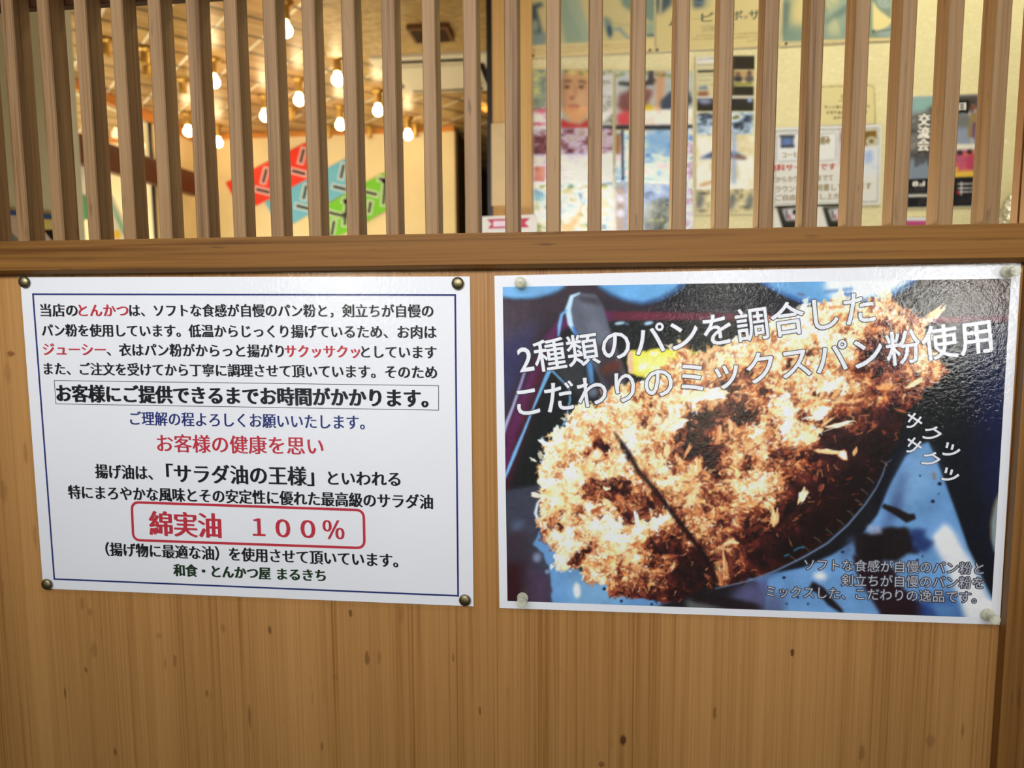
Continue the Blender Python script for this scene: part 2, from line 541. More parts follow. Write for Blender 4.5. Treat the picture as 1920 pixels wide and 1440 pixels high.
class Canvas:
    def __init__(self, x0, y0, x1, y1, col):
        self.x0, self.y0 = x0, y0
        self.w, self.h = x1 - x0, y1 - y0
        self.a = np.zeros((self.h, self.w, 3)) + np.array(col, float)

    def mask(self, pts, ss=2):
        p = np.array(pts, float) - (self.x0, self.y0)
        lo = np.floor(p.min(0)).astype(int)
        hi = np.ceil(p.max(0)).astype(int) + 1
        lo = np.maximum(lo, 0)
        hi = np.minimum(hi, (self.w, self.h))
        m = np.zeros((self.h, self.w))
        if (hi <= lo).any(): return m
        xs = lo[0] + (np.arange((hi[0] - lo[0]) * ss) + 0.5) / ss
        ys = lo[1] + (np.arange((hi[1] - lo[1]) * ss) + 0.5) / ss
        ins = np.zeros((len(ys), len(xs)), bool)
        n = len(p)
        for i in range(n):
            (ax, ay), (bx, by) = p[i], p[(i + 1) % n]
            if ay == by: continue
            rows = (ys >= min(ay, by)) & (ys < max(ay, by))
            if not rows.any(): continue
            xi = ax + (ys[rows] - ay) * (bx - ax) / (by - ay)
            ins[rows] ^= xs[None] < xi[:, None]
        m[lo[1]:hi[1], lo[0]:hi[0]] = ins.reshape(hi[1] - lo[1], ss, hi[0] - lo[0], ss).mean((1, 3))
        return m

    def put(self, m, col, alpha=1.0):
        m = (m * alpha)[..., None]
        self.a = self.a * (1 - m) + np.array(col, float) * m

    def poly(self, pts, col, soft=0.0, alpha=1.0, wob=0.0, seed=1):
        if wob: pts = self.rough(pts, wob, seed)
        m = self.mask(pts)
        self.put(blur1(m, soft), col, alpha)
        return m

    def rough(self, pts, amp, seed, step=5.0):
        rg = np.random.default_rng(seed)
        p = np.array(pts, float)
        out = []
        for i in range(len(p)):
            a, b = p[i], p[(i + 1) % len(p)]
            n = max(1, int(np.linalg.norm(b - a) / step))
            for k in range(n):
                out.append(a + (b - a) * k / n + rg.normal(0, amp, 2))
        return np.array(out)

    def ell(self, cx, cy, rx, ry, col, rot=0.0, soft=1.0, alpha=1.0, wob=0.0, seed=1):
        t = np.linspace(0, 2 * math.pi, 28, endpoint=False)
        c, s = math.cos(math.radians(rot)), math.sin(math.radians(rot))
        x, y = rx * np.cos(t), ry * np.sin(t)
        pts = np.stack([cx + c * x - s * y, cy + s * x + c * y], 1)
        return self.poly(pts, col, soft, alpha, wob, seed)

    def line(self, pts, wd, col, soft=0.6, alpha=1.0):
        p = np.array(pts, float)
        wd = np.broadcast_to(np.array(wd, float), (len(p),))
        d = np.gradient(p, axis=0)
        d /= np.linalg.norm(d, axis=1)[:, None] + 1e-9
        n = np.stack([-d[:, 1], d[:, 0]], 1) * wd[:, None] / 2
        self.poly(np.concatenate([p + n, (p - n)[::-1]]), col, soft, alpha)

    def rect(self, x0, y0, x1, y1, col, soft=0.0, alpha=1.0):
        self.poly([(x0, y0), (x1, y0), (x1, y1), (x0, y1)], col, soft, alpha)

    def scrib(self, x0, y0, x1, y1, hgt, col, seed=0, alpha=0.7, pitch=6.0):
        """a blurred row of tiny type"""
        rg = np.random.default_rng(seed)
        n = max(2, int(abs(x1 - x0) / pitch))
        for i in range(n):
            cx, cy = x0 + (x1 - x0) * (i + 0.5) / n, y0 + (y1 - y0) * (i + 0.5) / n
            w2, h2 = pitch * 0.36, hgt / 2
            self.rect(cx - w2, cy - h2 * rg.uniform(0.5, 1), cx + w2 * rg.uniform(0.3, 1), cy + h2 * rg.uniform(0.4, 1), col, 0.7, alpha * rg.uniform(0.5, 1))

    def flake(self, cx, cy, ln, wd, ang, col, rg, alpha=1.0):
        k = 13
        t = np.linspace(0, 2 * math.pi, k, endpoint=False)
        r = rg.uniform(0.42, 1.3, k)
        x, y = np.cos(t) * ln / 2 * r, np.sin(t) * wd / 2 * r
        c, s = math.cos(ang), math.sin(ang)
        p = np.stack([cx + c * x - s * y, cy + s * x + c * y], 1) - (self.x0, self.y0)
        lo = np.maximum(np.floor(p.min(0)).astype(int), 0)
        hi = np.minimum(np.ceil(p.max(0)).astype(int) + 1, (self.w, self.h))
        if (hi <= lo).any(): return
        ss = 2
        xs = lo[0] + (np.arange((hi[0] - lo[0]) * ss) + 0.5) / ss
        ys = lo[1] + (np.arange((hi[1] - lo[1]) * ss) + 0.5) / ss
        ins = np.zeros((len(ys), len(xs)), bool)
        for i in range(k):
            (ax, ay), (bx, by) = p[i], p[(i + 1) % k]
            if ay == by: continue
            rows = (ys >= min(ay, by)) & (ys < max(ay, by))
            xi = ax + (ys[rows] - ay) * (bx - ax) / (by - ay)
            ins[rows] ^= xs[None] < xi[:, None]
        m = ins.reshape(hi[1] - lo[1], ss, hi[0] - lo[0], ss).mean((1, 3))[..., None] * alpha
        reg = self.a[lo[1]:hi[1], lo[0]:hi[0]]
        self.a[lo[1]:hi[1], lo[0]:hi[0]] = reg * (1 - m) + np.array(col, float) * m

    def sample(self, x, y):
        x = np.clip(x - self.x0 - 0.5, 0, self.w - 1.001)
        y = np.clip(y - self.y0 - 0.5, 0, self.h - 1.001)
        ix, iy = x.astype(int), y.astype(int)
        fx, fy = (x - ix)[..., None], (y - iy)[..., None]
        A = self.a
        return ((A[iy, ix] * (1 - fx) + A[iy, ix + 1] * fx) * (1 - fy) + (A[iy + 1, ix] * (1 - fx) + A[iy + 1, ix + 1] * fx) * fy)


def print_mesh(name, canvas, corners, to_world, y, nx, ny, mat, parent, white, gain=0.83):
    """a flat printed sheet: colours sit in the mesh as ink; corners (TL,TR,BR,BL) in the sheet's local x/z"""
    TL, TR, BR, BL = [np.array(c, float) for c in corners]
    s = np.linspace(0, 1, nx)[None, :, None]
    t = np.linspace(0, 1, ny)[:, None, None]
    P = (TL * (1 - s) + TR * s) * (1 - t) + (BL * (1 - s) + BR * s) * t
    P = P.reshape(-1, 2)
    V = np.stack([P[:, 0], np.full(len(P), y), P[:, 1]], 1)
    px, py = project(to_world(V))
    c = canvas.sample(px, py)
    c = np.clip(lin(np.clip(c, 0, 255)) / lin(white) * gain, 0.003, 0.92)
    me = bpy.data.meshes.new(name)
    idx = np.arange(nx * ny).reshape(ny, nx)
    q = np.stack([idx[1:, :-1], idx[1:, 1:], idx[:-1, 1:], idx[:-1, :-1]], -1).reshape(-1)
    nf = (nx - 1) * (ny - 1)
    me.vertices.add(len(V))
    me.vertices.foreach_set('co', V.astype(np.float32).ravel())
    me.loops.add(nf * 4)
    me.loops.foreach_set('vertex_index', q.astype(np.int32))
    me.polygons.add(nf)
    me.polygons.foreach_set('loop_start', np.arange(0, nf * 4, 4, dtype=np.int32))
    me.update(calc_edges=True)
    at = me.color_attributes.new('Col', 'FLOAT_COLOR', 'POINT')
    at.data.foreach_set('color', np.concatenate([c, np.ones((len(c), 1))], 1).astype(np.float32).ravel())
    me.materials.append(mat)
    o = bpy.data.objects.new(name, me)
    COL.objects.link(o)
    if parent: o.parent = parent
    return o

# ================================================================== the lattice door
def pxz(x, y, Y=0.0):
    q = on_y(x, y, Y)
    return float(q[0]), float(q[2])


_spots = []
for (px, py, rx, rz, amt, c) in [
    (20, 663, .0062, .0038, .75, (0.16, .045, .015)), (14, 700, .006, .012, .25, (0.2, .07, .02)), (1168, 1388, .0040, .0078, .9, (0.05, .02, .006)),
    (1128, 1433, .004, .004, .6, (0.08, .03, .008)), (154, 1132, .0035, .0085, .5, (0.22, .085, .025)), (169, 1148, .0035, .006, .5, (0.22, .085, .025)),
    (176, 1218, .005, .011, .45, (0.22, .09, .03)), (298, 1192, .004, .004, .35, (0.2, .08, .03)), (418, 1178, .003, .006, .5, (0.2, .08, .02)),
    (506, 1182, .0025, .0055, .7, (0.10, .04, .012)), (657, 1150, .0025, .0055, .75, (0.10, .04, .012)), (688, 1234, .0035, .0095, .65, (0.12, .045, .014)),
    (711, 1233, .0028, .009, .4, (0.18, .07, .02)), (328, 1238, .0022, .009, .5, (0.14, .05, .016)), (310, 1244, .002, .008, .35, (0.16, .06, .02)),
    (468, 1344, .0022, .016, .5, (0.10, .04, .012)), (161, 1256, .0025, .004, .6, (0.10, .04, .012)), (216, 1410, .0025, .006, .6, (0.08, .03, .01)),
    (388, 1300, .0022, .005, .55, (0.12, .05, .015)), (604, 1400, .002, .006, .5, (0.1, .04, .012)), (1340, 1336, .0022, .009, .6, (0.12, .05, .015)),
    (1486, 1224, .0026, .0045, .85, (0.05, .02, .008)), (1616, 1412, .0035, .011, .5, (0.14, .055, .016)), (1745, 1390, .005, .009, .4, (0.16, .06, .02)),
    (900, 1333, .0018, .006, .6, (0.09, .035, .01)), (752, 1154, .004, .012, .3, (0.2, .08, .025)), (628, 1270, .005, .004, .3, (0.2, .085, .025)),
    (48, 850, .0035, .014, .35, (0.17, .06, .02)), (6, 920, .005, .016, .35, (0.17, .06, .02)), (65, 1005, .0028, .016, .3, (0.17, .06, .02)),
    (850, 1233, .0016, .006, .5, (0.12, .05, .015)), (1805, 1370, .0016, .010, .5, (0.1, .04, .012)), (122, 1300, .002, .008, .6, (0.1, .04, .012))]:
    a, b = pxz(px, py)
    _spots.append((a, b, rx * .8, rz * .8, amt, c))

M['wood_panel'] = wood('panel veneer', (0.475, 0.240, 0.076), (0.200, 0.075, 0.013), 'Z', 560.0, 0.006, 9.0, 0.42, False, 0.85, _spots, 0.22, 0.2)
M['wood_slat'] = wood('slat wood', (0.315, 0.184, 0.080), (0.135, 0.062, 0.021), 'Z', 420.0, 0.02, 30.0, 0.48, True, 1.0, None, 0.5, 0.5, 0.2)
M['wood_rail'] = wood('rail wood', (0.275, 0.126, 0.027), (0.105, 0.037, 0.006), 'X', 300.0, 0.014, 26.0, 0.5, True, 0.9, None, 0.55, 0.3, 0.15)
M['wood_stile'] = wood('stile wood', (0.30, 0.135, 0.032), (0.13, 0.047, 0.008), 'Z', 260.0, 0.012, 22.0, 0.42, True, 0.8, None, 0.4, 0.3)
M['wood_shaded'] = wood('shaded wood', (0.045, 0.018, 0.008), (0.02, 0.008, 0.004), 'X', 200.0, 0.02, 20.0, 0.8, True, 0.7, None, 0.3, 0.2, 0.04)  # cross bar's shade behind the slats is put into this colour

ZR0, ZR1 = 1.2879, 1.3173           # middle rail
XL, XR = -0.70, 0.343               # inner edges of the two stiles
ZB, ZT = 0.795, 1.93                # top of the bottom rail, underside of the top rail

door = empty('door_1', (0, 0, 0))
tag(door, 'sliding wooden entrance door, thin upright slats above a plain panel carrying two posters', 'door', kind='structure')
box('panel', (XL - .01, 0.0, ZB - .01), (XR + .012, 0.012, ZR0 + .004), M['wood_panel'], door)


def rail(name, x0, x1, z0, z1, y0, y1, ch, mat):
    """a bar with a chamfer along the lower front edge"""
    pr = [(y0, z0 + ch), (y0, z1), (y1, z1), (y1, z0), (y0 + ch * 1.6, z0)]
    V = [(x0, a, b) for a, b in pr] + [(x1, a, b) for a, b in pr]
    n = len(pr)
    F = [tuple(range(n)), tuple(range(2 * n - 1, n - 1, -1))] + [(i, i + n, (i + 1) % n + n, (i + 1) % n) for i in range(n)]
    o = obj(name, V, F, mat, door)
    bmx = bmesh.new()
    bmx.from_mesh(o.data)
    bmesh.ops.recalc_face_normals(bmx, faces=bmx.faces)
    bmesh.ops.bevel(bmx, geom=list(bmx.edges), offset=0.0006, segments=2, profile=0.7, affect='EDGES')
    bmx.to_mesh(o.data)
    bmx.free()
    return o


rail('middle_rail', XL, XR, ZR0, ZR1, -0.0120, 0.022, 0.0033, M['wood_rail'])
box('bottom_rail', (XL, -0.0095, 0.03), (XR, 0.022, ZB), M['wood_rail'], door, 0.001)
box('top_rail', (XL, -0.0115, ZT), (XR, 0.022, ZT + .09), M['wood_rail'], door, 0.001)
def stile(x0, x1, side):
    # an upright with a glazing groove along its inner edge
    gx = x0 + .004 if side > 0 else x1 - .004
    pr = [(x0, -0.0095), (x1, -0.0095)]
    if side < 0: pr += [(x1, .0095), (gx, .0095), (gx, .0125), (x1, .0125)]
    pr += [(x1, 0.022), (x0, 0.022)]
    if side > 0: pr += [(x0, .0125), (gx, .0125), (gx, .0095), (x0, .0095)]
    n = len(pr)
    V = [(a, b, 0.03) for a, b in pr] + [(a, b, ZT + .09) for a, b in pr]
    obj('stile', V, [tuple(range(n))[::-1], tuple(range(n, 2 * n))] + [(i, (i + 1) % n, (i + 1) % n + n, i + n) for i in range(n)], M['wood_stile'], door)


stile(XR, XR + .062, 1)
stile(XL - .06, XL, -1)
# the cross bar the slats are nailed to, set behind them
box('cross_bar', (XL, 0.0092, 1.5262), (XR, 0.019, 1.552), M['wood_shaded'], door, 0.0008)

rs = random.Random(3)


def slat_mesh(seed):
    r = random.Random(seed)
    bm = bmesh.new()
    w, d = 0.01164, 0.0193
    zs = [ZR1 - .004 + (ZT + .004 - ZR1 + .004) * i / 12 for i in range(13)]
    rings = []
    for z in zs:
        e = [r.uniform(-.00018, .00018) for _ in range(4)]
        ch = 0.0009
        pts = [(ch, 0), (w - ch + e[0], 0), (w + e[0], ch), (w + e[0], d), (0 + e[1], d), (e[1], ch)]
        rings.append([bm.verts.new((px, py, z)) for px, py in pts])
    for a, b in zip(rings, rings[1:]):
        for i in range(6):
            bm.faces.new((a[i], a[(i + 1) % 6], b[(i + 1) % 6], b[i]))
    bm.faces.new(rings[0][::-1])
    bm.faces.new(rings[-1])
    return bm


for k in range(-6, 24):
    x = -0.0005 + 0.03406 * (k - 14)
    if x < XL + .004: continue
    bm = slat_mesh(k + 50)
    bm_obj('lattice_slat', bm, M['wood_slat'], door, False, (x, -0.0106 + rs.uniform(-.0004, .0004), 0))

# ================================================================== the two laminated posters
class Sheet:
    def __init__(self, name, cx, cz, rot, y=-0.0012):
        self.root = empty(name, (cx, y, cz))
        self.root.rotation_euler = (0, -rot, 0)
        self.cx, self.cz, self.rot, self.y = cx, cz, rot, y

    def loc(self, px, py):
        q = on_y(px, py, self.y)
        dx, dz = q[0] - self.cx, q[2] - self.cz
        c, s = math.cos(self.rot), math.sin(self.rot)
        return np.array([c * dx + s * dz, -s * dx + c * dz])

    def world(self, V):
        c, s = math.cos(self.rot), math.sin(self.rot)
        return np.stack([self.cx + c * V[:, 0] - s * V[:, 2], self.y + V[:, 1], self.cz + s * V[:, 0] + c * V[:, 2]], 1)

    def quad(self, name, pts, y, mat, th=0.0):
        V = [(p[0], y, p[1]) for p in pts] + ([(p[0], y + th, p[1]) for p in pts] if th else [])
        n = len(pts)
        F = [tuple(range(n))[::-1]]
        if th:
            F += [tuple(range(n, 2 * n))] + [(i, (i + 1) % n, (i + 1) % n + n, i + n) for i in range(n)]
        return obj(name, V, F, mat, self.root)

    def frame(self, name, pts, wd, y, mat, radius=0.0):
        """a ruled line round pts (local), width wd"""
        p = [np.array(q, float) for q in pts]
        if radius:
            out = []
            n = len(p)
            for i in range(n):
                a, b, c = p[i - 1], p[i], p[(i + 1) % n]
                u, v = (a - b) / np.linalg.norm(a - b), (c - b) / np.linalg.norm(c - b)
                for t in np.linspace(0, 1, 8):
                    s0, s1 = b + u * radius, b + v * radius
                    out.append((1 - t) ** 2 * s0 + 2 * t * (1 - t) * b + t * t * s1)
            p = out
        n = len(p)
        cen = sum(p) / n
        V, F = [], []
        for i in range(n):
            a, b, c = p[i - 1], p[i], p[(i + 1) % n]
            d1, d2 = (b - a) / (np.linalg.norm(b - a) + 1e-12), (c - b) / (np.linalg.norm(c - b) + 1e-12)
            n1, n2 = np.array([-d1[1], d1[0]]), np.array([-d2[1], d2[0]])
            m = n1 + n2
            m = m / (m @ n1) if abs(m @ n1) > 1e-6 else n1
            if (b - cen) @ m < 0: m = -m
            V += [(*(b + m * wd / 2),), (*(b - m * wd / 2),)]
        V = [(v[0], y, v[1]) for v in V]
        for i in range(n):
            j = (i + 1) % n
            F.append((2 * i, 2 * i + 1, 2 * j + 1, 2 * j))
        return obj(name, V, F, mat, self.root)

    def film(self, w, h, y, mat, amp=0.0006, seed=1, top=None):
        """the clear laminate, very slightly wavy, wider than the paper all round"""
        nx, ny = 60, 44
        nz = vnoise(ny, nx, 16, seed, 2) - 0.5
        V, F = [], []
        for j in range(ny):
            for i in range(nx):
                x, z = -w / 2 + w * i / (nx - 1), -h / 2 + h * j / (ny - 1)
                if top is not None and j == ny - 1: z = min(z, top)
                V.append((x, y - abs(nz[j, i]) * amp, z))
        for j in range(ny - 1):
            for i in range(nx - 1):
                a = j * nx + i
                F.append((a, a + 1, a + nx + 1, a + nx))
        return obj('laminate_film', V, F, mat, self.root, smooth=True)


PW, PH = 0.420, 0.297
# ---------------------------------------------------------------- text notice
nb = Sheet('poster', -0.3110, 1.1356, -0.0045)
tag(nb.root, 'white laminated notice of black, red and blue lettering inside a navy border line', 'poster')
crn = [nb.loc(*p) for p in ((37.5, 519.5), (881, 518.5), (888, 1137), (81, 1103.5))]
nb.quad('paper_sheet', crn, 0.0, M['paper'], 0.0006)
nb.frame('border_line', [nb.loc(*p) for p in ((62, 551.7), (853.5, 553), (859, 1117), (102, 1085.5))], 0.0016, -0.0002, M['ink_blue'])
nb.frame('text_box', [nb.loc(*p) for p in ((102, 713.4), (822.5, 723), (822.5, 769), (105, 757.2))], 0.0005, -0.0002, M['ink_black'])
nb.frame('red_box', [nb.loc(*p) for p in ((247, 941.5), (682, 956.5), (683.5, 1027.5), (250, 1012.5))], 0.0024, -0.0002, M['ink_red'], 0.0075)


def lines(sheet, name, mat, rows, y=-0.0003):
    ts = TextSet()
    for s, p0, p1, h, cp in rows:
        a, b = sheet.loc(*p0), sheet.loc(*p1)
        mid = ((p0[0] + p1[0]) / 2, (p0[1] + p1[1]) / 2)
        hh = np.linalg.norm(sheet.loc(mid[0], mid[1] - h / 2) - sheet.loc(mid[0], mid[1] + h / 2))
        ts.add(s, a, b, hh, y, cp)
    return ts.build(name, mat, sheet.root)


def sub(p0, p1, s, i, j):
    """span of characters i..j of an evenly set row"""
    n = len(s)
    f0, f1 = (i + 0.06) / n, (j - 0.06) / n
    return (p0[0] + (p1[0] - p0[0]) * f0, p0[1] + (p1[1] - p0[1]) * f0), (p0[0] + (p1[0] - p0[0]) * f1, p0[1] + (p1[1] - p0[1]) * f1)


def split_row(s, p0, p1, h, cp, red):
    """black and red pieces of one row"""
    bl, rd = [], []
    cuts, k = [], 0
    for w in red:
        i = s.find(w)
        if i > k: cuts.append((k, i, 0))
        cuts.append((i, i + len(w), 1))
        k = i + len(w)
    if k < len(s): cuts.append((k, len(s), 0))
    for i, j, c in cuts:
        a, b = sub(p0, p1, s, i, j)
        (rd if c else bl).append((s[i:j], a, b, h, cp))
    return bl, rd


R1 = split_row('当店のとんかつは、ソフトな食感が自慢のパン粉と，剣立ちが自慢の', (75, 581.5), (813.5, 583), 22.5, BOLD, ['とんかつ'])
R3 = split_row('ジューシー、衣はパン粉がからっと揚がりサクッサクッとしています', (80, 654.5), (819.5, 660.5), 22.5, BOLD, ['ジューシー', 'サクッサクッ'])
lines(nb, 'lettering', M['ink_black'], R1[0] + [
    ('パン粉を使用しています。低温からじっくり揚げているため、お肉は', (79, 619), (818, 622.5), 22.5, BOLD)] + R3[0] + [
    ('また、ご注文を受けてから丁寧に調理させて頂いています。そのため', (83, 691), (819, 698), 22.5, BOLD),
    ('お客様にご提供できるまでお時間がかかります。', (107, 737), (802, 747), 31, HEAVY),
    ('揚げ油は、', (179, 883), (286, 886.5), 25, BOLD),
    ('「サラダ油の王様」', (313, 887), (588, 893), 33, BOLD),
    ('といわれる', (615.5, 896), (750, 898), 26, BOLD),
    ('特にまろやかな風味とその安定性に優れた最高級のサラダ油', (128.6, 922), (811, 941), 24.5, BOLD),
    ('（揚げ物に最適な油）を使用させて頂いています。', (198.6, 1029), (746, 1051), 24, BOLD)])
for row in R1[1] + R3[1] + [('お客様の健康を思い', (295, 830.5), (606, 836.5), 31.5, SEMI)]:
    lines(nb, 'red_lettering', M['ink_red'], [row])
for row in [('綿実油', (281, 980.5), (413.5, 986), 43, BOLD), ('１', (475, 987.5), (496, 988), 38, BOLD), ('０', (518, 989.5), (543, 990), 38, BOLD),
            ('０', (565, 991), (590, 991.5), 38, BOLD), ('％', (606, 992.5), (645, 993.5), 40, SEMI)]:
    lines(nb, 'boxed_lettering', M['ink_red'], [row])
lines(nb, 'blue_lettering', M['ink_blue'], [('ご理解の程よろしくお願いいたします。', (244.5, 784), (683.6, 792), 25, SEMI)])
lines(nb, 'shop_name', M['ink_green'], [('和食・とんかつ屋', (326, 1068.5), (507, 1075), 21.5, HEAVY), ('まるきち', (521, 1076), (610, 1079), 21, HEAVY)])
nb.film(PW + .006, PH + .006, -0.0007, M['film'], 0.0003, 4)

# ---------------------------------------------------------------- photo poster
pb = Sheet('poster', 0.1320, 1.1364, 0.0080)
tag(pb.root, 'laminated photo poster of a crumbed fried pork cutlet with white slanted lettering', 'poster')
crn = [pb.loc(*p) for p in ((927, 517), (1914.5, 494.5), (1874.5, 1171.5), (936.5, 1140))]
pb.quad('paper_sheet', crn, 0.0, M['paper'], 0.0006)

cv = Canvas(935, 512, 1905, 1172, (20, 21, 27))
h_, w_ = cv.h, cv.w
N1 = vnoise(h_, w_, 40, 11, 5)
N2 = vnoise(h_, w_, 7, 12, 3)
# dark tray corner, dull violet and navy
cv.poly([(935, 512), (1240, 512), (1220, 600), (1150, 596), (1090, 592), (1040, 606), (1000, 670), (935, 830)], (50, 38, 50), 10)
cv.poly([(935, 620), (1010, 600), (985, 680), (935, 790)], (44, 44, 84), 9, 0.9)
cv.poly([(935, 560), (990, 560), (1000, 620), (935, 650)], (62, 52, 66), 12, 0.7)
cv.poly([(1080, 560), (1500, 575), (1500, 592), (1130, 590)], (38, 32, 42), 5, 0.8)
# bowls along the top
cv.poly([(935, 530), (1066, 530), (1058, 540), (1040, 551), (1005, 560), (965, 561), (935, 557)], (60, 105, 150), 2.5)
cv.poly([(935, 530), (1062, 530), (1050, 541), (1030, 550), (1000, 557), (965, 558), (935, 554)], (104, 158, 212), 2.5)
cv.poly([(1112, 525), (1119, 536), (1140, 553), (1172, 566), (1204, 572), (1240, 565), (1272, 549), (1296, 525)], (44, 78, 124), 2.5)
cv.poly([(1116, 525), (1125, 537), (1148, 551), (1178, 562), (1205, 566), (1235, 558), (1262, 544), (1280, 525)], (92, 150, 206), 3)
cv.poly([(1415, 520), (1428, 533), (1447, 544), (1468, 555), (1502, 569), (1535, 574), (1602, 572), (1673, 557), (1707, 540), (1730, 518)], (45, 92, 158), 1.5)
cv.poly([(1428, 520), (1450, 540), (1474, 550), (1508, 562), (1540, 566), (1602, 564), (1668, 550), (1696, 537), (1715, 518)], (98, 156, 212), 3)
cv.poly([(1552, 515), (1545, 540), (1560, 560), (1610, 562), (1664, 549), (1692, 536), (1715, 515)], (226, 229, 235), 6)
cv.line([(1545, 548), (1570, 545), (1600, 541)], 6, (52, 102, 172), 2.5, 0.8)
cv.line([(1578, 553), (1598, 551)], 7, (44, 88, 160), 2.5, 0.9)
cv.ell(1502, 552, 8, 2, (90, 70, 100), 15, 1.5, 0.7)
# table top right
cv.poly([(1730, 512), (1905, 512), (1905, 600), (1700, 600), (1690, 570)], (66, 50, 50), 4)
cv.poly([(1690, 545), (1760, 530), (1780, 600), (1690, 600)], (40, 38, 38), 12, 0.8)
cv.poly([(1120, 583), (1300, 586), (1470, 590), (1470, 603), (1300, 601), (1125, 601)], (92, 32, 52), 2.0)
cv.poly([(1650, 596), (1905, 592), (1905, 606), (1650, 609)], (112, 34, 50), 1.6)
cv.poly([(1640, 610), (1905, 606), (1905, 1180), (1640, 1180)], (13, 15, 24), 4)
cv.poly([(1810, 606), (1905, 606), (1905, 1100), (1860, 1000), (1830, 800)], (17, 24, 62), 22, 0.9)
cv.poly([(1690, 640), (1790, 650), (1800, 800), (1760, 860), (1690, 800)], (18, 20, 22), 16, 0.95)
# black tray interior
cv.poly([(1085, 604), (1420, 604), (1330, 660), (1250, 720), (1060, 800), (1000, 930), (935, 930), (935, 860), (1030, 700)], (20, 23, 24), 3)
# violet rim of the tray
cv.poly([(1150, 586), (1075, 590), (1045, 602), (1026, 625), (1005, 670), (975, 740), (948, 805), (935, 850), (935, 935), (958, 880), (972, 820), (1000, 740), (1032, 655), (1050, 622), (1080, 605), (1150, 602)], (84, 30, 76), 4)
cv.poly([(1032, 640), (1005, 700), (975, 790), (955, 870), (938, 930), (952, 930), (975, 850), (1015, 730), (1050, 640)], (66, 24, 40), 6, 0.8)
cv.line([(994, 664), (978, 715), (962, 762), (948, 798), (938, 830)], [1.5, 4, 5, 7, 8], (168, 172, 214), 1.2, 0.9)
cv.line([(986, 694), (972, 738)], 3, (130, 110, 170), 1, 0.7)
# tongs
cv.poly([(1064, 590), (1070, 565), (1087, 549), (1117, 552), (1132, 575), (1140, 605), (1152, 640), (1166, 680), (1174, 705), (1168, 730), (1150, 742), (1133, 740), (1124, 710), (1100, 660), (1080, 620)], (84, 88, 106), 2.2)
cv.poly([(1092, 566), (1115, 566), (1128, 600), (1140, 640), (1120, 650), (1098, 610)], (100, 106, 124), 6, 0.8)
cv.poly([(1118, 650), (1145, 640), (1170, 700), (1165, 735), (1140, 740), (1122, 700)], (48, 40, 46), 6, 0.9)
cv.poly([(1125, 690), (1160, 672), (1168, 690), (1130, 704)], (92, 42, 32), 4, 0.8)
cv.poly([(1084, 556), (1118, 558), (1128, 572), (1090, 566)], (56, 50, 62), 3, 0.8)
cv.line([(1088, 549), (1072, 556), (1065, 580), (1069, 606), (1078, 625)], [3, 8, 11, 10, 4], (176, 208, 240), 1.2)
cv.line([(1078, 622), (1096, 655), (1106, 690), (1109, 720)], [5, 11, 12, 10], (82, 134, 194), 1.8)
cv.line([(1074, 612), (1084, 640)], 5, (60, 110, 190), 1.5)
cv.line([(1064, 580), (1053, 590), (1049, 610), (1047, 632)], [3, 6, 7, 3], (106, 164, 222), 1.2)
cv.ell(1111, 735, 12, 10, (110, 120, 145), 0, 4, 0.8)
cv.poly([(1033, 640), (1085, 640), (1108, 720), (1090, 745), (1068, 730), (1036, 690)], (50, 52, 58), 6, 0.8)
# wire rack lines
cv.line([(1031, 692), (1019, 720), (1000, 765), (982, 810), (966, 848), (950, 888), (942, 906)], [9, 7, 3.5, 5, 7, 5, 4], (108, 168, 224), 1.0)
cv.line([(1033, 693), (1050, 710), (1067, 728), (1069, 750), (1062, 780), (1053, 806)], [4, 3, 3, 3.5, 3, 3.5], (104, 158, 208), 1.0)
cv.ell(1162, 606, 10, 3, (170, 205, 235), -8, 1.5)
cv.ell(1216, 606, 9, 3.4, (160, 195, 230), -10, 1.5)
cv.ell(1175, 607, 5, 2, (90, 120, 160), 20, 1.5)
# pickled radish
cv.poly([(1178, 660), (1185, 656), (1212, 658), (1235, 652), (1262, 656), (1290, 654), (1308, 662), (1314, 690), (1300, 720), (1250, 722), (1205, 708), (1180, 700), (1176, 680)], (226, 214, 72), 1.5, 1, 0.8, 5)
cv.poly([(1177, 661), (1186, 657), (1188, 700), (1178, 698)], (216, 172, 150), 1.5)
cv.poly([(1192, 670), (1250, 664), (1280, 690), (1230, 704), (1196, 698)], (238, 232, 150), 5, 0.8)
cv.poly([(1285, 656), (1312, 664), (1312, 690), (1290, 686)], (150, 138, 48), 3, 0.9)
cv.ell(1226, 663, 9, 4, (246, 244, 220), 0, 2)
cv.ell(1205, 688, 10, 5, (250, 248, 225), -30, 2)
cv.ell(1230, 690, 14, 4, (244, 240, 190), 10, 2)
cv.ell(1275, 700, 12, 8, (196, 182, 60), 10, 3, 0.7)
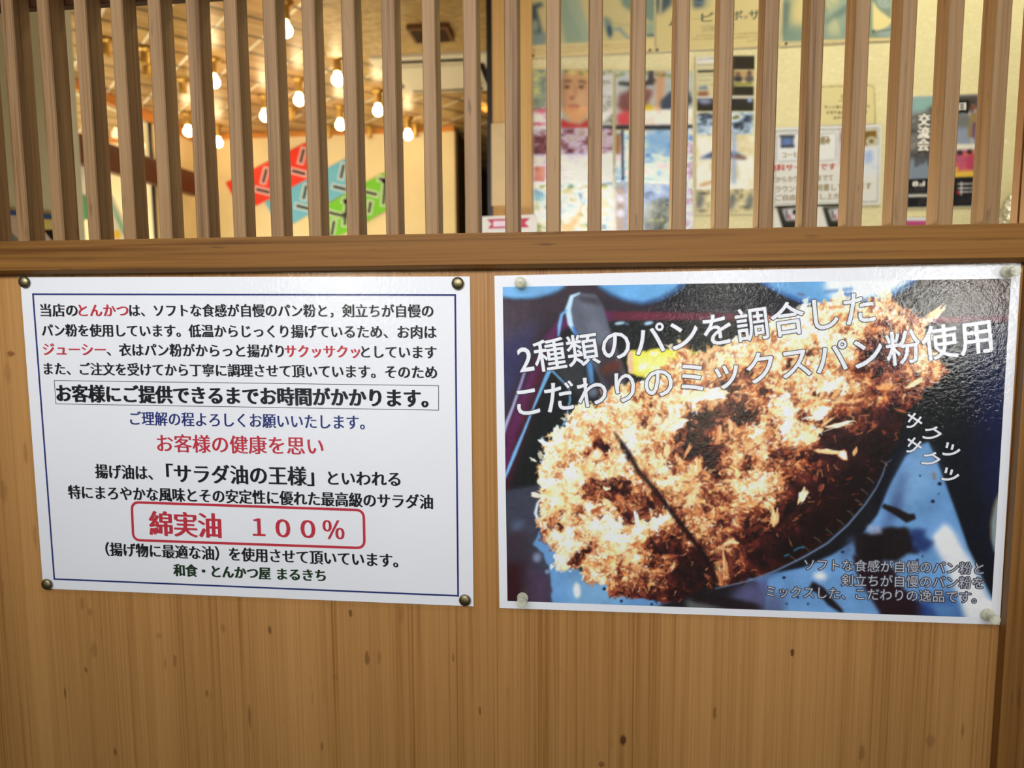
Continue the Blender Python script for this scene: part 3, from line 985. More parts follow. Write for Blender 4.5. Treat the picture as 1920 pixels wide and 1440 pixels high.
# lower left plate
cv.poly([(935, 922), (1030, 905), (1040, 1000), (1050, 1140), (935, 1140)], (56, 58, 76), 3)
cv.poly([(935, 985), (985, 990), (1000, 1060), (1030, 1140), (935, 1140)], (52, 40, 52), 12, 0.9)
cv.poly([(935, 1050), (978, 1060), (984, 1140), (935, 1140)], (48, 18, 24), 8, 0.95)
cv.poly([(990, 1060), (1030, 1080), (1034, 1140), (990, 1140)], (70, 52, 78), 8, 0.8)
cv.ell(970, 985, 14, 8, (92, 112, 150), -30, 5, 0.6)
cv.poly([(1008, 1000), (1022, 990), (1060, 1060), (1120, 1080), (1160, 1110), (1250, 1130), (1260, 1145), (1036, 1145), (1034, 1097), (1030, 1066), (1017, 1038), (999, 1022)], (96, 142, 198), 1.5, 1, 1.0, 3)
cv.poly([(1060, 1075), (1130, 1085), (1180, 1145), (1080, 1145)], (120, 166, 210), 14, 0.8)
cv.ell(1007, 1045, 8, 9, (128, 140, 178), 0, 3, 0.9)
cv.ell(1026, 1072, 4, 4, (120, 140, 180), 0, 1.5)
cv.ell(1082, 1107, 6.5, 15, (226, 226, 232), -4, 2.5)
cv.ell(1133, 1104, 3.2, 3.0, (20, 28, 60), 0, 0.7)
cv.ell(1165, 1127, 2.6, 2.6, (20, 28, 60), 0, 0.7)
cv.ell(1222, 1133, 2.6, 2.4, (20, 28, 60), 0, 0.7)
# bottom middle: stained plate edge
cv.poly([(1240, 1130), (1300, 1110), (1420, 1080), (1640, 1040), (1640, 1180), (1240, 1180)], (86, 130, 190), 2)
cv.poly([(1225, 1140), (1290, 1112), (1340, 1085), (1420, 1090), (1445, 1150), (1320, 1150)], (26, 22, 28), 3)
cv.poly([(1285, 1125), (1330, 1122), (1380, 1145), (1290, 1148)], (112, 118, 122), 4, 0.7)
cv.poly([(1395, 1090), (1450, 1085), (1470, 1160), (1400, 1160), (1360, 1130)], (84, 84, 128), 8, 0.85)
cv.poly([(1290, 1112), (1330, 1112), (1420, 1132), (1470, 1148), (1400, 1150), (1300, 1128)], (28, 18, 22), 3, 0.95)
# big blue plate lower right
PL = [(1727, 833), (1741, 828), (1753, 856), (1774, 909), (1793, 961), (1815, 1026), (1845, 1091), (1875, 1150), (1875, 1180), (1430, 1180), (1440, 1085), (1508, 1064), (1560, 1040), (1610, 1010), (1645, 965), (1668, 910), (1698, 855)]
m = cv.poly(PL, (98, 142, 198), 2.0)
cv.poly([(1708, 845), (1740, 838), (1760, 890), (1735, 930), (1690, 960), (1672, 930)], (120, 160, 208), 12, 0.7)
cv.poly([(1650, 1000), (1700, 870), (1690, 950), (1640, 1030)], (56, 66, 112), 8, 0.8)
hot = [(1772, 980), (1790, 1000), (1806, 1030), (1822, 1052), (1836, 1085), (1856, 1126), (1862, 1140), (1866, 1180), (1812, 1180), (1800, 1126), (1776, 1066), (1756, 1030), (1746, 1010)]
cv.poly(hot, (220, 220, 231), 5)
cv.poly([(1842, 1122), (1864, 1128), (1868, 1180), (1812, 1180), (1820, 1130)], (222, 222, 232), 3)
cv.poly([(1600, 1004), (1650, 990), (1700, 988), (1718, 1008), (1712, 1022), (1730, 1035), (1700, 1040), (1680, 1052), (1650, 1050), (1604, 1048)], (24, 17, 20), 3, 1, 1.5, 9)
cv.poly([(1706, 992), (1738, 990), (1736, 1008), (1752, 1020), (1735, 1036), (1712, 1034)], (30, 44, 96), 4, 0.9, 2, 4)
cv.line([(1655, 948), (1678, 958), (1702, 972), (1716, 968)], [8, 13, 17, 10], (26, 18, 22), 1.5)
cv.poly([(1598, 1040), (1650, 1048), (1676, 1068), (1690, 1100), (1720, 1125), (1760, 1150), (1770, 1180), (1660, 1180), (1650, 1150), (1625, 1110), (1606, 1075)], (34, 16, 24), 3)
cv.poly([(1640, 990), (1660, 1000), (1650, 1060), (1610, 1050)], (20, 12, 16), 5, 0.9)
cv.poly([(1720, 1110), (1790, 1118), (1800, 1150), (1812, 1180), (1730, 1180)], (40, 70, 140), 7, 0.85)
cv.poly([(1745, 1125), (1790, 1130), (1800, 1165), (1760, 1170)], (90, 136, 190), 7, 0.7)
cv.line([(1520, 1097), (1540, 1108), (1558, 1130), (1580, 1148)], [16, 16, 14, 6], (26, 20, 26), 2.0)
cv.poly([(1425, 1120), (1470, 1108), (1470, 1180), (1425, 1180)], (74, 78, 116), 8, 0.8)
cv.ell(1538, 1080, 13, 8, (214, 216, 228), 10, 4)
cv.poly([(1625, 985), (1650, 985), (1655, 1000), (1630, 1003)], (150, 165, 205), 3, 0.8)
cv.poly([(1596, 1034), (1604, 1000), (1590, 1010), (1575, 1060)], (70, 84, 128), 5, 0.7)
for (x, y, r) in [(1762, 907, 4.0), (1749, 940, 3.6), (1725, 892, 1.8), (1760, 926, 1.6), (1470, 1083, 3.2), (1580, 1035, 3), (1605, 1098, 3.0), (1496, 1120, 2.4), (1475, 1132, 2), (1720, 1050, 2.5), (1730, 1043, 1.8), (1515, 1132, 2)]:
    cv.ell(x, y, r, r * .85, (22, 26, 54), 0, 0.7)
cv.poly([(1748, 884), (1755, 888), (1754, 900), (1750, 900)], (130, 120, 120), 1.0)
cv.poly([(1875, 920), (1866, 940), (1858, 975), (1858, 1010), (1864, 1035), (1880, 1045)], (126, 140, 148), 2)
cv.line([(1872, 925), (1862, 950), (1857, 985), (1858, 1012)], 3, (92, 78, 60), 1.2)
# noise on everything so far
cv.a *= (0.86 + 0.28 * N1)[..., None]
cv.a += ((N2 - 0.5) * 9)[..., None]

# ---- the cutlet
KAT = [(1077, 767), (1094, 756), (1108, 757), (1118, 766), (1128, 748), (1142, 742), (1155, 741), (1168, 727), (1185, 722), (1200, 716), (1222, 708), (1240, 700), (1262, 680),
       (1275, 668), (1279, 650), (1285, 664), (1300, 668), (1318, 664), (1344, 656), (1374, 643), (1392, 634), (1417, 627), (1442, 606), (1468, 593), (1490, 588),
       (1505, 577), (1520, 575), (1542, 571), (1562, 562), (1570, 556), (1576, 540), (1583, 556), (1605, 566), (1632, 567), (1655, 570), (1672, 563), (1692, 580), (1706, 592),
       (1722, 600), (1742, 596), (1771, 577), (1760, 592), (1738, 608), (1724, 620), (1728, 640), (1748, 660), (1768, 682), (1778, 693), (1768, 706), (1745, 722), (1730, 730),
       (1722, 750), (1700, 772), (1692, 800), (1680, 835), (1660, 866), (1640, 905), (1610, 950), (1575, 990), (1540, 1020), (1490, 1050), (1430, 1080), (1385, 1092), (1360, 1099),
       (1343, 1092), (1337, 1088), (1317, 1105), (1293, 1116), (1277, 1125), (1240, 1132), (1228, 1125), (1193, 1122), (1160, 1117), (1146, 1119), (1140, 1114), (1146, 1098),
       (1130, 1097), (1124, 1087), (1109, 1088), (1094, 1076), (1092, 1060), (1081, 1066), (1070, 1066), (1056, 1067), (1048, 1058), (1044, 1041), (1042, 1032), (1032, 1030),
       (1030, 1001), (1021, 996), (1008, 984), (1018, 977), (1014, 950), (1014, 923), (1016, 880), (1019, 865), (1022, 845), (1020, 838), (1028, 834), (1040, 825), (1038, 818),
       (1026, 815), (1044, 813), (1048, 806), (1060, 800), (1066, 782)]
km = cv.mask(cv.rough(KAT, 1.7, 21, 3.0))
# wire rack rim visible left of it
cv.line([(1020, 930), (1008, 944), (1004, 962), (1010, 978), (1020, 988)], [3, 5, 6, 6, 4], (206, 218, 238), 1.0)
# tone control points: (x, y, tone, spread)
TP = [(1095, 790, .93), (1130, 770, .88), (1070, 840, .97), (1045, 880, .93), (1040, 940, .88), (1060, 900, .90), (1050, 1000, .84), (1075, 960, .74), (1085, 1020, .86), (1060, 1045, .88),
      (1110, 880, .90), (1120, 800, .78), (1175, 760, .88), (1165, 800, .84), (1205, 760, .80), (1150, 880, .86), (1180, 890, .70), (1130, 930, .66), (1120, 970, .86), (1140, 1000, .82),
      (1160, 1010, .96), (1200, 985, .84), (1240, 975, .86), (1110, 1050, .76), (1150, 1070, .74), (1190, 1040, .70), (1200, 1080, .58), (1170, 1112, .34), (1225, 1120, .26), (1260, 1100, .20),
      (1300, 1090, .14), (1300, 1050, .18), (1250, 1020, .32), (1270, 990, .42), (1230, 940, .34), (1210, 925, .40), (1220, 1060, .42), (1250, 1085, .24), (1190, 940, .38),
      (1230, 800, .84), (1260, 760, .92), (1310, 745, .97), (1340, 740, .95), (1290, 770, .84), (1210, 830, .86), (1230, 880, .80), (1255, 830, .76), (1250, 900, .78), (1290, 890, .66),
      (1280, 720, .76), (1320, 700, .72), (1360, 680, .80), (1400, 665, .88), (1440, 650, .90), (1480, 620, .92), (1520, 600, .93), (1560, 590, .92), (1600, 585, .88), (1640, 590, .76), (1680, 600, .66),
      (1720, 620, .74), (1745, 590, .84), (1450, 690, .76), (1500, 670, .82), (1540, 650, .86), (1580, 650, .84), (1600, 700, .66), (1560, 700, .80), (1640, 640, .46), (1670, 660, .44), (1700, 680, .48),
      (1740, 695, .70), (1720, 715, .50), (1690, 720, .40), (1650, 700, .44), (1640, 740, .46), (1610, 740, .60), (1560, 740, .72), (1500, 740, .82), (1470, 770, .88), (1440, 780, .78), (1420, 740, .60),
      (1390, 760, .26), (1370, 740, .44), (1340, 770, .26), (1320, 790, .18), (1310, 830, .22), (1340, 860, .20), (1330, 900, .50), (1380, 830, .66), (1370, 870, .72), (1420, 830, .84), (1480, 810, .86),
      (1510, 820, .84), (1450, 850, .72), (1420, 900, .84), (1400, 930, .80), (1440, 900, .66), (1480, 870, .44), (1530, 850, .24), (1560, 810, .22), (1590, 790, .34), (1630, 780, .26), (1560, 860, .16), (1600, 830, .12),
      (1640, 820, .08), (1680, 780, .14), (1650, 860, .05), (1600, 900, .05), (1540, 920, .12), (1500, 920, .22), (1480, 960, .16), (1450, 960, .30), (1440, 990, .20), (1400, 980, .42), (1420, 1040, .10), (1480, 1030, .05),
      (1540, 980, .05), (1600, 960, .04), (1360, 960, .60), (1320, 950, .72), (1300, 970, .66), (1280, 940, .60), (1340, 1000, .66), (1360, 1040, .60), (1350, 1080, .56), (1385, 1060, .30), (1400, 1020, .24), (1390, 1085, .16)]
yy, xx = np.mgrid[0:h_, 0:w_]
num = np.zeros((h_, w_))
den = np.zeros((h_, w_)) + 1e-9
for (x, y, t) in TP:
    d2 = ((xx - (x - cv.x0)) ** 2 + (yy - (y - cv.y0)) ** 2)
    wgt = 1.0 / (d2 + 90.0) ** 1.7
    num += wgt * t
    den += wgt
T = num / den


def blob(cx, cy, rx, ry, val, rot=0.0, soft=0.6, seed=0):
    """irregular hollow or crest in the crust"""
    global T
    c, s = math.cos(math.radians(rot)), math.sin(math.radians(rot))
    dx, dy = xx + cv.x0 - cx, yy + cv.y0 - cy
    u, v = (c * dx + s * dy) / rx, (-s * dx + c * dy) / ry
    d = np.sqrt(u * u + v * v) + (NB - 0.5) * 1.5
    k = np.clip((1.0 - d) / soft + 0.5, 0, 1)
    T = T * (1 - k) + val * k


NB = vnoise(h_, w_, 16, 31, 4, 0.6)
for b in [(1132, 836, 18, 11, .24, 15), (1100, 846, 9, 8, .42, 30), (1103, 906, 14, 26, .46, 12), (1157, 914, 25, 20, .22, 10), (1176, 964, 9, 20, .28, 15), (1214, 958, 26, 17, .26, -20),
          (1087, 1043, 13, 20, .30, 45), (1160, 1052, 6, 20, .38, 12), (1120, 965, 6, 14, .38, 0), (1047, 975, 6, 22, .44, 10), (1052, 990, 5, 14, .36, 10), (1165, 1075, 6, 16, .38, 20), (1255, 1030, 44, 14, .24, 10), (1285, 1070, 40, 26, .15, 30),
          (1250, 1062, 14, 20, .55, 30), (1316, 783, 36, 20, .16, -14), (1300, 830, 18, 36, .20, 20), (1333, 872, 24, 22, .16, 0), (1262, 872, 6, 38, .40, -12), (1270, 820, 12, 24, .46, 20),
          (1207, 742, 16, 8, .30, 30), (1205, 790, 14, 12, .46, 10), (1285, 727, 12, 7, .38, 0), (1318, 728, 20, 9, .30, 20), (1375, 765, 24, 18, .22, 0), (1400, 780, 22, 16, .20, 0), (1440, 738, 12, 12, .34, 60),
          (1517, 782, 22, 9, .22, -10), (1448, 812, 8, 8, .36, 0), (1545, 812, 26, 14, .18, 10), (1570, 830, 26, 16, .14, 0), (1470, 845, 22, 9, .46, 20), (1462, 860, 14, 14, .40, 40), (1530, 740, 10, 12, .30, 20), (1558, 735, 8, 8, .34, 0),
          (1660, 610, 26, 12, .42, 10), (1640, 650, 26, 20, .34, -30), (1690, 650, 16, 18, .36, 0), (1615, 690, 10, 24, .36, 20), (1655, 690, 30, 12, .36, -20), (1720, 700, 10, 8, .32, -20), (1530, 648, 4, 12, .44, 0),
          (1520, 660, 8, 5, .46, 30), (1500, 640, 4, 5, .46, 0), (1395, 700, 10, 8, .40, 0), (1370, 710, 10, 10, .40, 0), (1480, 680, 14, 8, .32, 20), (1350, 720, 10, 8, .40, 0), (1400, 870, 12, 20, .42, 0),
          (1330, 950, 12, 8, .42, 20), (1370, 930, 20, 10, .38, -10), (1360, 980, 12, 10, .36, 0), (1350, 900, 18, 9, .30, 10), (1310, 915, 10, 24, .72, 10), (1290, 940, 10, 14, .80, 20), (1370, 1050, 8, 26, .46, 10), (1440, 940, 12, 26, .70, 12)]:
    blob(*b)
for b in [(1310, 745, 28, 13, .98, 0), (1270, 795, 18, 9, .96, -20), (1165, 1008, 22, 8, 1.0, -5), (1240, 978, 24, 9, .97, -30), (1075, 838, 24, 18, .98, -30), (1035, 880, 10, 26, .97, 0), (1535, 775, 14, 9, .97, -20), (1470, 790, 14, 20, .96, 0),
          (1508, 812, 10, 13, .97, 20), (1550, 728, 16, 6, .97, -15), (1525, 602, 26, 14, .96, 0), (1560, 650, 6, 22, .95, 5), (1440, 640, 26, 8, .95, 30), (1590, 600, 22, 12, .95, 0), (1430, 910, 9, 16, .97, 10), (1540, 846, 24, 5, .9, 8), (1580, 852, 10, 10, .86, -40), (1576, 556, 6, 14, .97, 0)]:
    blob(*b, soft=0.5)
cutl = [(1152, 812), (1166, 830), (1180, 852), (1196, 882), (1225, 915), (1260, 961), (1293, 1004), (1316, 1034), (1332, 1064), (1342, 1094)]
F0 = vnoise(h_, w_, 30, 40, 3, 0.6)
F1 = vnoise(h_, w_, 13, 41, 4, 0.62)
F2 = vnoise(h_, w_, 3.5, 42, 2, 0.6)
T = np.where(T > .5, .48 + (T - .5) * .90, T * .96)
AMP = np.clip((T - .06) / .34, 0.10, 1)
T = T + ((F0 - 0.5) * 0.50 + (F1 - 0.5) * 0.34) * AMP
Tn = np.clip(T + ((F1 - 0.5) * 0.52 + (F2 - 0.5) * 0.20) * AMP, 0, 1)
RAMP = np.array([[15, 9, 9], [30, 13, 13], [54, 20, 20], [92, 36, 30], [144, 70, 46], [196, 122, 78], [224, 170, 116], [238, 204, 152], [245, 231, 202], [243, 241, 234]], float)


def ramp(t):
    t = np.clip(t, 0, 1) * (len(RAMP) - 1)
    i = np.minimum(t.astype(int), len(RAMP) - 2)
    f = (t - i)[..., None]
    return RAMP[i] * (1 - f) + RAMP[i + 1] * f


kc = ramp(Tn)
HU = vnoise(h_, w_, 22, 44, 3, 0.6)[..., None]
kc = kc * (1 + (HU - .5) * np.array([0.10, -0.10, -0.42]) * 1.3)          # crust runs from gold to reddish
cv.a = cv.a * (1 - km[..., None]) + kc * km[..., None]
# pale cut face and the dark cut between the two pieces
cv.poly([(1190, 862), (1204, 880), (1230, 905), (1266, 955), (1302, 1000), (1322, 1032), (1340, 1060), (1350, 1092), (1362, 1096), (1357, 1064), (1336, 1020), (1306, 980), (1280, 942), (1246, 902), (1214, 868), (1198, 856)], (128, 96, 62), 3, 0.7, 1.5, 3)
cv.poly([(1326, 1016), (1346, 1040), (1362, 1095), (1346, 1094), (1334, 1060)], (146, 112, 70), 4, 0.8)
cv.line(cutl, [4, 14, 18, 15, 13, 15, 16, 15, 15, 19], (44, 18, 18), 2.4)
rg = np.random.default_rng(77)
kb = km > 0.5
ys_, xs_ = np.nonzero(kb)


def tone(t):
    c = ramp(np.array(t))
    w = rg.normal(0, .045)
    return c * (1 + w * np.array([.5, -.6, -2.2]))


def tuft(x, y, size, t0, ang, n):
    """a shaggy cluster of crumbs, dark underneath, pale shreds fanned over it"""
    for q in range(2):
        cv.flake(x + 1.5 + rg.normal(0, 1), y + size * .22 + rg.normal(0, 1), size * 1.15, size * .75, rg.uniform(0, 3), tone(max(.02, t0 - .24)), rg, .5)
    for q in range(n):
        a = ang + rg.normal(0, .45)
        r = rg.uniform(-.35, .45) * size
        ox, oy = rg.normal(0, size * .22), rg.normal(0, size * .22)
        ln = size * rg.uniform(.45, 1.0)
        cv.flake(x + ox + math.cos(a) * r, y + oy + math.sin(a) * r, ln, ln * rg.uniform(.24, .58), a, tone(t0 + rg.normal(.03, .10)), rg, rg.uniform(.6, .95))


for pas, (cnt, lo, hi) in enumerate([(620, 20, 38), (1000, 11, 22)]):
    pick = rg.integers(0, len(xs_), cnt)
    for i in pick[np.argsort(ys_[pick])]:
        x, y = xs_[i], ys_[i]
        t0 = T[y, x]
        if t0 < .34 and rg.random() < .90 - t0: continue
        px, py = x + cv.x0, y + cv.y0
        ang = math.atan2(py - 790, px - 1290) * .6 + rg.normal(-.5, .6)
        tuft(px, py, rg.uniform(lo, hi) * (.55 + .5 * min(1, t0)), t0 + (F1[y, x] - .5) * .3, ang, int(rg.integers(5, 10)))
for i in rg.integers(0, len(xs_), 1500):
    x, y = xs_[i], ys_[i]
    t0 = T[y, x]
    if t0 < .3 and rg.random() < .9: continue
    ln = rg.uniform(3, 8)
    cv.flake(x + cv.x0, y + cv.y0, ln, ln * rg.uniform(.3, .6), rg.normal(-.9, .8), tone(t0 + rg.normal(0, .2)), rg, rg.uniform(.6, 1))
# soft cream mounds where the crumbs catch most light
for i in rg.integers(0, len(xs_), 520):
    x, y = xs_[i], ys_[i]
    t0 = T[y, x]
    if t0 < .66: continue
    for q in range(4):
        cv.flake(x + cv.x0 + rg.normal(0, 4), y + cv.y0 + rg.normal(0, 3), rg.uniform(6, 17), rg.uniform(4, 9), rg.normal(-.7, .6), tone(min(1, t0 + rg.uniform(.04, .18))), rg, .55)
# pale shreds standing on the dark crust
for i in range(420):
    k = rg.integers(0, len(xs_))
    x, y = xs_[k], ys_[k]
    t0 = T[y, x]
    if t0 > 0.62 or t0 < .14 and rg.random() < .93: continue
    a = rg.normal(-1.0, 0.8)
    ln = rg.uniform(6, 17)
    p = [(x + cv.x0 + math.cos(a) * ln * s + rg.normal(0, 1.2), y + cv.y0 + math.sin(a) * ln * s + rg.normal(0, 1.2)) for s in (-.5, -.15, .2, .5)]
    cc = tone(min(1.0, t0 * 0.8 + rg.uniform(.2, .5)))
    for q, r2 in zip(p[:-1], p[1:]):
        cv.flake((q[0] + r2[0]) / 2, (q[1] + r2[1]) / 2, math.dist(q, r2) * 1.5, rg.uniform(1.2, 2.8), math.atan2(r2[1] - q[1], r2[0] - q[0]), cc, rg, 0.85)
# ragged crumbs along the outline
per = cv.rough(KAT, 2.2, 55, 4.0)
for (x, y) in per:
    xi, yi = int(np.clip(x - cv.x0, 0, w_ - 1)), int(np.clip(y - cv.y0, 0, h_ - 1))
    t0 = T[yi, xi]
    if t0 < .34 and rg.random() < .85: continue
    cv.flake(x, y, rg.uniform(5, 12), rg.uniform(2, 4), math.atan2(y - 810, x - 1300) + rg.normal(0, .7), tone(t0 + rg.normal(0, .12)), rg, 0.9)
# single big flakes that stand out
for (x, y, ln, wd, an, t) in [(1452, 970, 40, 14, 100, .72), (1505, 930, 36, 12, 120, .82), (1540, 915, 18, 10, -60, .45), (1528, 895, 16, 9, 80, .36), (1752, 588, 48, 11, -38, .76), (1716, 718, 46, 9, -32, .80),
                              (1195, 975, 46, 7, 80, .86), (1190, 1000, 24, 5, 75, .98), (1252, 955, 28, 6, 85, .95), (1240, 975, 46, 14, -30, .97), (1165, 1010, 44, 14, -5, .97), (1310, 870, 34, 9, 75, .72), (1300, 880, 30, 6, 85, .70), (1290, 845, 34, 6, -60, .6), (1348, 815, 36, 7, -80, .62),
                              (1370, 800, 28, 9, 90, .72), (1395, 1035, 18, 7, 80, .36), (1360, 1060, 54, 8, 80, .60), (1369, 1055, 48, 11, 82, .36), (1350, 1085, 30, 10, 75, .56), (1215, 905, 18, 6, 50, .75),
                              (1555, 846, 54, 8, 10, .82), (1604, 846, 20, 8, -70, .66), (1575, 797, 56, 8, -12, .84), (1550, 792, 32, 7, -40, .66), (1512, 820, 26, 18, 70, .95), (1478, 800, 34, 18, -60, .95), (1540, 775, 34, 14, -30, .95), (1555, 727, 40, 9, -14, .95), (1640, 800, 16, 6, -30, .45), (1690, 770, 22, 6, 20, .5), (1720, 745, 24, 5, 10, .5), (1450, 1055, 20, 8, 40, .22),
                              (1680, 620, 24, 8, -70, .62), (1660, 640, 20, 7, 30, .6), (1630, 620, 20, 8, 50, .55), (1700, 640, 22, 7, -50, .58), (1310, 745, 54, 20, -6, .97), (1340, 738, 50, 16, -8, .95), (1272, 796, 36, 14, -24, .95), (1250, 845, 12, 40, 0, .80), (1575, 554, 8, 30, 4, .94)]:
    for q in range(9):
        cv.flake(x + rg.normal(0, min(wd, ln) * .2), y + rg.normal(0, min(wd, ln) * .2), ln * rg.uniform(.5, 1), wd * rg.uniform(.35, .8), math.radians(an) + rg.normal(0, .12), tone(t + rg.normal(0, .06)), rg, 0.85)
cv.line(cutl, [1, 6, 9, 8, 8, 9, 9, 9, 9, 13], (26, 10, 12), 1.9, .92)
# glint of the rack wire past the cutlet
rim = [(1672, 862), (1662, 868), (1655, 890), (1643, 915), (1622, 946), (1590, 984), (1552, 1018), (1508, 1044), (1455, 1070), (1400, 1090), (1340, 1104)]
cv.line(rim, [1.5, 2, 3, 3, 3.5, 4, 4, 4, 3.5, 3, 2], (106, 122, 158), 0.9, 0.9)
for (x, y) in [(1660, 868), (1634, 900), (1623, 922), (1612, 941), (1597, 962), (1578, 979), (1557, 997), (1535, 1012), (1513, 1028), (1489, 1047)]:
    cv.line([(x - 9, y - 5), (x - 2, y - 1), (x + 5, y + 6)], 1.3, (150, 150, 136), 0.5, 0.75)
cv.line([(1488, 1033), (1498, 1027), (1508, 1026)], 3, (40, 110, 150), 0.8)
cv.line([(1470, 1043), (1480, 1039)], 3, (40, 110, 150), 0.8)
cv.a = blur1(cv.a, 0.75)
WHITE = (206, 207, 216)
pc = [pb.loc(*p) for p in ((942.5, 538), (1895.5, 522), (1857.5, 1158.5), (951.5, 1126.5))]
print_mesh('photo_print', cv, pc, pb.world, -0.0002, 760, 506, M['print'], pb.root, WHITE)


def outlined(name, rows, white, dark, y, rim_=RIM, body=THICK):
    lines(pb, name + '_outline', dark, [(s, a, b, h, rim_) for s, a, b, h in rows], y + 0.00012)
    lines(pb, name, white, [(s, a, b, h, body) for s, a, b, h in rows], y)


M['ink_rim'] = principled('dark outline ink', (0.05, 0.05, 0.07), 0.5, spec=0.2)
outlined('headline', [('2種類のパンを調合した', (972, 673.5), (1638, 573.5), 57), ('こだわりのミックスパン粉使用', (969, 754), (1858, 627.5), 57)], M['ink_white'], M['ink_rim'], -0.0006)
rows = []
for ch, x, y in (('サ', 1711.5, 790), ('ク', 1746.5, 813), ('ッ', 1784, 841), ('サ', 1711, 836), ('ク', 1744, 861), ('ッ', 1782, 888)):
    hw = 15 if ch != 'ッ' else 14.5
    a = math.radians(33)
    rows.append((ch, (x - hw * math.cos(a), y - hw * math.sin(a)), (x + hw * math.cos(a), y + hw * math.sin(a)), 31 if ch != 'ッ' else 34))
outlined('side_lettering', rows, M['ink_white'], M['ink_rim'], -0.0006)
outlined('small_lettering', [('ソフトな食感が自慢のパン粉と', (1508, 1058), (1843.5, 1065.5), 20.5), ('剣立ちが自慢のパン粉を', (1577, 1087), (1844, 1092.5), 20.5),
                             ('ミックスした、こだわりの逸品です。', (1437, 1108), (1830, 1119.5), 20.5)], M['ink_grey'], M['ink_rim'], -0.0006, RIM2, [(0, 0, 0)])
pb.film(PW + .006, PH + .005, -0.0012, M['film'], 0.0003, 9, 0.1496)

# ---------------------------------------------------------------- pins
bt = [(0.0001, 0.0021), (0.0016, 0.0020), (0.0034, 0.0016), (0.0047, 0.0009), (0.0053, 0.0002), (0.0053, -0.0004), (0.0001, -0.0004)]
for (px, py, lab) in [(44, 528.6, 'brass thumbtack at the upper left corner of the lettered notice'), (858, 531, 'brass thumbtack with a nicked rim at the upper right corner of the lettered notice'),
                      (86.7, 1096, 'dull brown brass thumbtack at the lower left corner of the lettered notice'), (871.4, 1126, 'dull brown brass thumbtack at the lower right corner of the lettered notice')]:
    q = on_y(px, py, -0.0035)
    V, F = lathe(bt, 40)
    o = obj('thumbtack', V, F, M['brass'], None, True, (q[0], -0.0033, q[2]), recalc=True)
    tag(o, lab, 'thumbtack', 'brass thumbtacks on the notice')

mp, gg, out = mat_new('clear pin plastic')
t = gg.n('ShaderNodeTexCoord')
p = gg.n('ShaderNodeBsdfPrincipled', None, Roughness=0.12)
gg.set(p.inputs['Base Color'], gg.ramp(gg.noise(t.outputs['Object'], 300.0, 2.0), [(0.3, (0.80, 0.78, 0.62)), (0.7, (0.90, 0.89, 0.76))]))
tr = gg.n('ShaderNodeBsdfTransparent', None, Color=(0.95, 0.94, 0.84, 1))
lw = gg.n('ShaderNodeLayerWeight', None, Blend=0.35)
mx = gg.n('ShaderNodeMixShader', None, Fac=gg.math('MULTIPLY_ADD', lw.outputs['Facing'], 0.5, 0.34, clamp=True))
gg.set(mx.inputs[1], tr.outputs[0])
gg.set(mx.inputs[2], p.outputs[0])
gg.set(out.inputs[0], mx.outputs[0])
M['pin'] = mp
M['pin_steel'] = principled('pin steel', (0.5, 0.5, 0.48), 0.3, 1.0)
cap_p = [(0.0001, 0.0124), (0.0030, 0.0123), (0.0040, 0.0118), (0.0043, 0.0108), (0.0041, 0.0098), (0.0030, 0.0086), (0.0024, 0.0068), (0.0023, 0.0044), (0.0028, 0.0026), (0.0044, 0.0019), (0.0050, 0.0014), (0.0050, 0.0006), (0.0045, 0.0), (0.0001, 0.0)]
for (px, py, lab) in [(976.6, 530, 'clear plastic push pin at the upper left corner of the cutlet poster'), (1889.4, 508.9, 'clear plastic push pin at the upper right corner of the cutlet poster'),
                      (980, 1120.6, 'clear plastic push pin at the lower left corner of the cutlet poster'), (1852, 1151.7, 'clear plastic push pin at the lower right corner of the cutlet poster')]:
    q = on_y(px, py, -0.004)
    r0 = empty('push_pin', (q[0], -0.0036, q[2]))
    tag(r0, lab, 'push pin', 'clear push pins on the poster')
    V, F = lathe(cap_p, 40)
    obj('grip', V, F, mp, r0, True, recalc=True)
    V, F = lathe([(0.0001, 0.008), (0.0006, 0.008), (0.0006, -0.0034), (0.0001, -0.0038)], 10)
    obj('needle', V, F, M['pin_steel'], r0, True)
# ================================================================== the room behind the door
M['wall_cream'] = principled('cream plaster', (0.80, 0.67, 0.40), 0.8, noise_amt=0.05, noise_scale=5, spec=0.2)
M['wall_pale'] = principled('pale plaster', (0.74, 0.71, 0.50), 0.8, noise_amt=0.05, noise_scale=6, spec=0.2)
M['trim_orange'] = principled('orange stained wood', (0.62, 0.24, 0.05), 0.45, noise_amt=0.15, noise_scale=8)
M['dark_brown'] = principled('dark brown board', (0.055, 0.030, 0.014), 0.6, noise_amt=0.2, noise_scale=6)
M['black'] = principled('black lacquer', (0.010, 0.010, 0.014), 0.4, noise_amt=0.1)
M['floor'] = principled('stone floor', (0.16, 0.13, 0.10), 0.6, noise_amt=0.2, noise_scale=4)
M['white_plastic'] = principled('ivory plastic', (0.72, 0.66, 0.52), 0.45, noise_amt=0.03)
M['white'] = principled('white card', (0.80, 0.80, 0.80), 0.6, noise_amt=0.02)
M['pine'] = wood('pine post', (0.66, 0.42, 0.17), (0.44, 0.24, 0.075), 'Z', 120.0, 0.02, 14.0, 0.5, True, 0.6)
M['beam'] = wood('red brown beam', (0.10, 0.030, 0.012), (0.05, 0.014, 0.007), 'X', 60.0, 0.05, 10.0, 0.4, True, 0.7)

